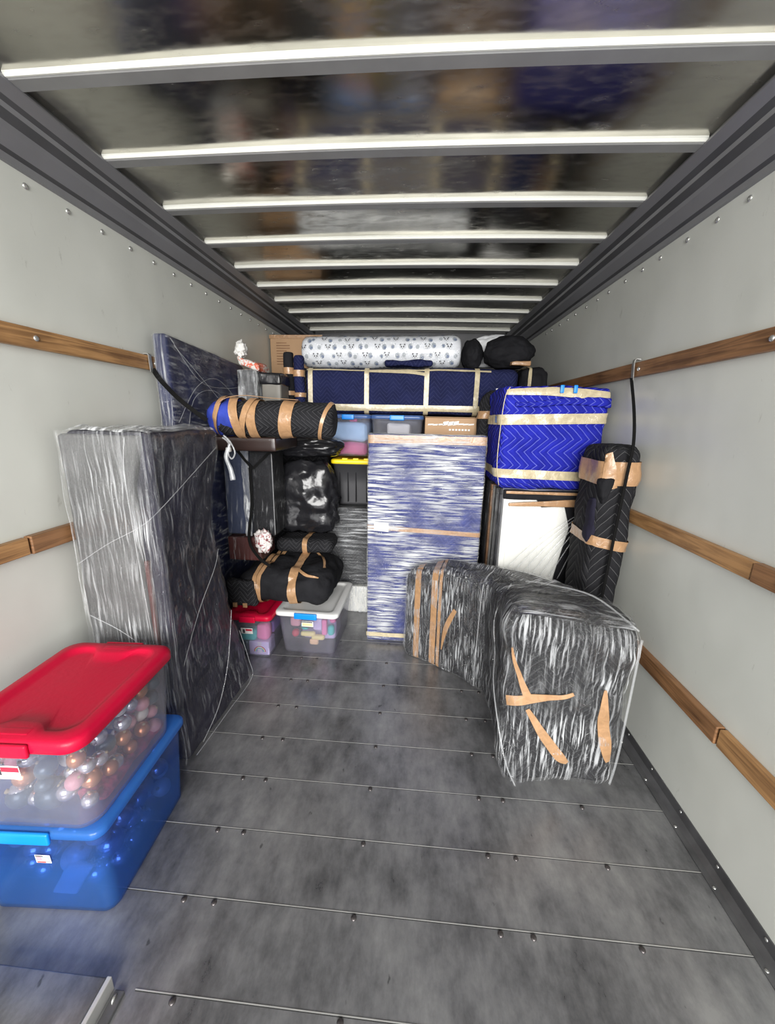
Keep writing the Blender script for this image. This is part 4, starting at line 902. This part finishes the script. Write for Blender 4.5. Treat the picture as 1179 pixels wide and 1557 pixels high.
t = empty('black_bundle', (.85, 3.2, 1.55), 'lumpy black bundle with a light tape at the right end of the long navy bundle', 'blanket bundle')
S = Soft((.735, .93, 2.98, 3.4, 1.53, 1.885), .08, .012, 6, seed=5, fold=.02); S.mesh('blanket', M['black_fab'], t); S.band('tape', 0, -.45, .022, M['gold'], t, .008)
S2 = Soft((.50, .93, 2.72, 2.96, 1.20, 1.60), .06, .01, 5, seed=2); 
# support under it
o = Soft((.47, .98, 2.985, 3.45, .0, 1.515), .03, .006, 4, seed=6).mesh('padded_cabinet', M['black_blk'], origin=(.72, 3.2, 0)); tag(o, 'black padded cabinet standing behind the stack of frames', 'wrapped furniture')
o = Soft((-1.20, -.67, 2.90, 3.45, .0, 1.30), .03, .006, 4, seed=6).mesh('padded_dresser', M['black_blk'], origin=(-.93, 3.2, 0)); tag(o, 'black padded dresser hidden behind the bin bags', 'wrapped furniture')

# upright dark rolls left of the navy bundle
for x, r, z1, mt, lab in ((-.955, .036, 1.955, 'black_fab', 'black upright roll with tan tape, left one of the pair beside the long navy bundle'), (-.876, .038, 1.935, 'navy_blk', 'navy upright roll with tan tape, right one of the pair beside the long navy bundle')):
    t = empty('upright_roll', (x, 2.92, 1.31), lab, 'blanket roll', 'pair of upright rolls')
    R = Roll((x, 2.93, 1.31), (x, 2.93, z1), r, r, .008, 9, seed=x*10, end=.6, up=(0, 1, 0)); R.mesh('roll', M[mt], t)
    for q, w_ in ((.80, .045), (.56, .03)): R.band('tape', q, w_, M['tan'], t, .006)
# mattress roll with panda print
t = empty('mattress_roll', (-.32, 3.25, 1.9), 'white rolled mattress printed with grey panda faces, in clear plastic on the long navy bundle', 'mattress')
R = Roll((-.935, 3.27, 2.005), (.312, 3.27, 2.018), .108, .118, .006, 6, seed=4, end=.55); R.mesh('mattress', M['mattress'], t, seg=56)
V, F, mi = [], [], []; mats = [M['ink'], M['inkblue'], M['inkgrey']]
def dab(tc, ac, rt, ra, m_, off=.004):
    n = len(V); V.append(R.pt(tc, ac, off)); K = 10
    for i in range(K): a = 2*math.pi*i/K; V.append(R.pt(max(0, min(1, tc + rt*math.cos(a)/R.L)), ac + ra*math.sin(a)/.113, off))
    for i in range(K): F.append((n, n+1+i, n+1+(i+1) % K)); mi.append(m_)
cnt = 0
for row in range(12):
    a = 2*math.pi*row/12 + .2
    for k in range(19):
        tc = (k + (.5 if row % 2 else 0) + .4)/19.6 + .006*math.sin(k*3.1+row); cnt += 1
        j1, j2 = noise.noise(Vector((k*1.7, row*2.3, 1)))*.016/R.L*1.6, noise.noise(Vector((k*2.9, row*1.3, 7)))*.12
        tc += j1; aa = a + j2; sl = noise.noise(Vector((k, row, 3)))*.5
        if (k + row) % 3 == 0:
            for dx in (-1, 1):
                dab(tc + dx*.016/R.L, aa + (.016 + dx*sl*.01)/.113, .0065, .006, 0); dab(tc + dx*.009/R.L, aa + (.001 + dx*sl*.006)/.113, .0055, .007, 0, .0045)
            dab(tc, aa - .010/.113, .004, .003, 0)
            for i in range(14):
                b0 = 2*math.pi*i/14; dab(tc + .021*math.cos(b0)/R.L, aa + .018*math.sin(b0)/.113, .0022, .0022, 2, .0042)
        elif (k + row) % 3 == 1:
            dab(tc, aa, .018, .022, 2); dab(tc+.005/R.L, aa - .006/.113, .012, .011, 1, .0046); dab(tc-.004/R.L, aa+.008/.113, .006, .003, 1, .0046)
        else:
            dab(tc, aa, .015, .016, 2); dab(tc, aa, .009, .010, 1 if k % 2 else 2, .0046); dab(tc+.02/R.L, aa+.02/.113, .004, .004, 2)
mk('printed_pattern', V, F, mats, t, mi=mi, smooth=False)
R.mesh('plastic_wrap', film('clear_wrap', 25, 8, 0, .5, .7, .6, .04, patch=5, plo=.45, phi=.65), t, .010)
o = Soft((-.26, .10, 3.02, 3.12, 1.882, 1.925), .02, .01, 7, fold=.01, seed=8).mesh('navy_cloth', M['navy_blk'], origin=(-.08, 3.06, 1.882)); tag(o, 'fold of navy blanket tucked under the front of the rolled mattress', 'blanket')
# back cardboard box
t = empty('cardboard_box', (-1.15, 3.75, 1.9), 'brown cardboard box with printed lines high at the back left, beside the rolled mattress', 'cardboard box')
bevbox('body', (-1.325, -.86, 3.58, 3.98, 1.76, 2.195), M['card'], t)
for k in range(9): bevbox('print_line', (-1.27, -1.27+(.12 if k % 3 else .09), 3.576, 3.579, 2.13-.022*k, 2.137-.022*k), M['wood_d'], t, .0003)
bevbox('packing_tape', (-1.33, -.855, 3.574, 3.60, 2.168, 2.199), M['tan'], t, .001)
o = Soft((-1.32, -.70, 3.55, 4.1, 0, 1.755), .02, .004, 4).mesh('padded_wardrobe', M['black_blk'], origin=(-1, 3.8, 0)); tag(o, 'dark padded wardrobe at the far back left under the cardboard box', 'wrapped furniture')
# bags at the back right
def bag(label, c, rx, ry, rz, mat, seed, zmin, name='bin_bag'):
    o = blob(name, c, rx, ry, rz, M[mat], amp=.10, fr=2., seed=seed, ridge=.03, origin=(c[0], c[1], zmin), zmin=zmin); tag(o, label, 'bag'); return o
bag('black rounded bag right beside the end of the rolled mattress', (.405, 3.28, 2.0), .085, .12, .115, 'black_fab', 3, 1.885, 'black_bag')
bag('large round black bag on the right end of the long navy bundle', (.668, 3.20, 2.0), .185, .15, .125, 'black_fab', 6, 1.89, 'black_bag')
bag('white plastic bag behind the two black bags', (.60, 3.46, 2.05), .20, .09, .135, 'wbag', 2, 1.93, 'white_bag')
o = Soft((.30, .95, 3.52, 4.0, 0, 1.925), .02, .004, 4).mesh('padded_wardrobe', M['black_blk'], origin=(.6, 3.8, 0)); tag(o, 'black padded wardrobe at the far back right under the white bag', 'wrapped furniture')
o = Soft((.66, .80, 3.03, 3.08, 1.895, 1.925), .008, .006, 9, fold=.008).mesh('tape_wad', M['tan'], origin=(.7, 3.05, 1.9)); tag(o, 'crumpled tan tape in front of the large round black bag', 'tape')

# bits behind the horizontal roll, above the boards
t = empty('wrapped_box', (-1.14, 2.75, 1.39), 'narrow black box with whitish crinkled film right of the wrapped blue panel', 'wrapped box')
S = Soft((-1.215, -1.085, 2.64, 2.86, 1.31, 1.80), .012, .004, 6, seed=2); S.mesh('body', M['black_fab'], t); S.mesh('stretch_film', M['film_b'], t, .004, .006)
t = empty('grey_box', (-1.0, 2.75, 1.39), 'dull grey-brown box with black film top, left of the upright rolls', 'box')
S = Soft((-1.068, -.935, 2.68, 2.86, 1.31, 1.77), .012, .003, 6, seed=2); S.mesh('body', simple('dull_grey_card', (.16, .15, .13), .5), t)
bx = Soft((-1.085, -.93, 2.672, 2.865, 1.71, 1.79), .015, .008, 9, fold=.01); bx.mesh('black_film', M['bag'], t)
o = blob('crumpled_paper', (-1.205, 2.70, 1.935), .035, .04, .055, M['paper'], amp=.5, fr=2, seed=4, ridge=.25, sub=4, origin=(-1.205, 2.7, 1.88)); tag(o, 'white crumpled paper sticking up behind the wrapped blue panel', 'paper')
o = Soft((-1.215, -1.07, 2.66, 2.84, 1.815, 1.865), .015, .012, 9, fold=.02, warp=lambda o, p, h: Vector((o.x, o.y, o.z - .02*p.x))).mesh('paper_bag', print_mat('red_white_print', (.62, .60, .56), (.60, .13, .07), 22, .5), origin=(-1.15, 2.75, 1.815)); tag(o, 'crumpled red and white printed bag on top of the narrow film-wrapped box', 'paper bag')
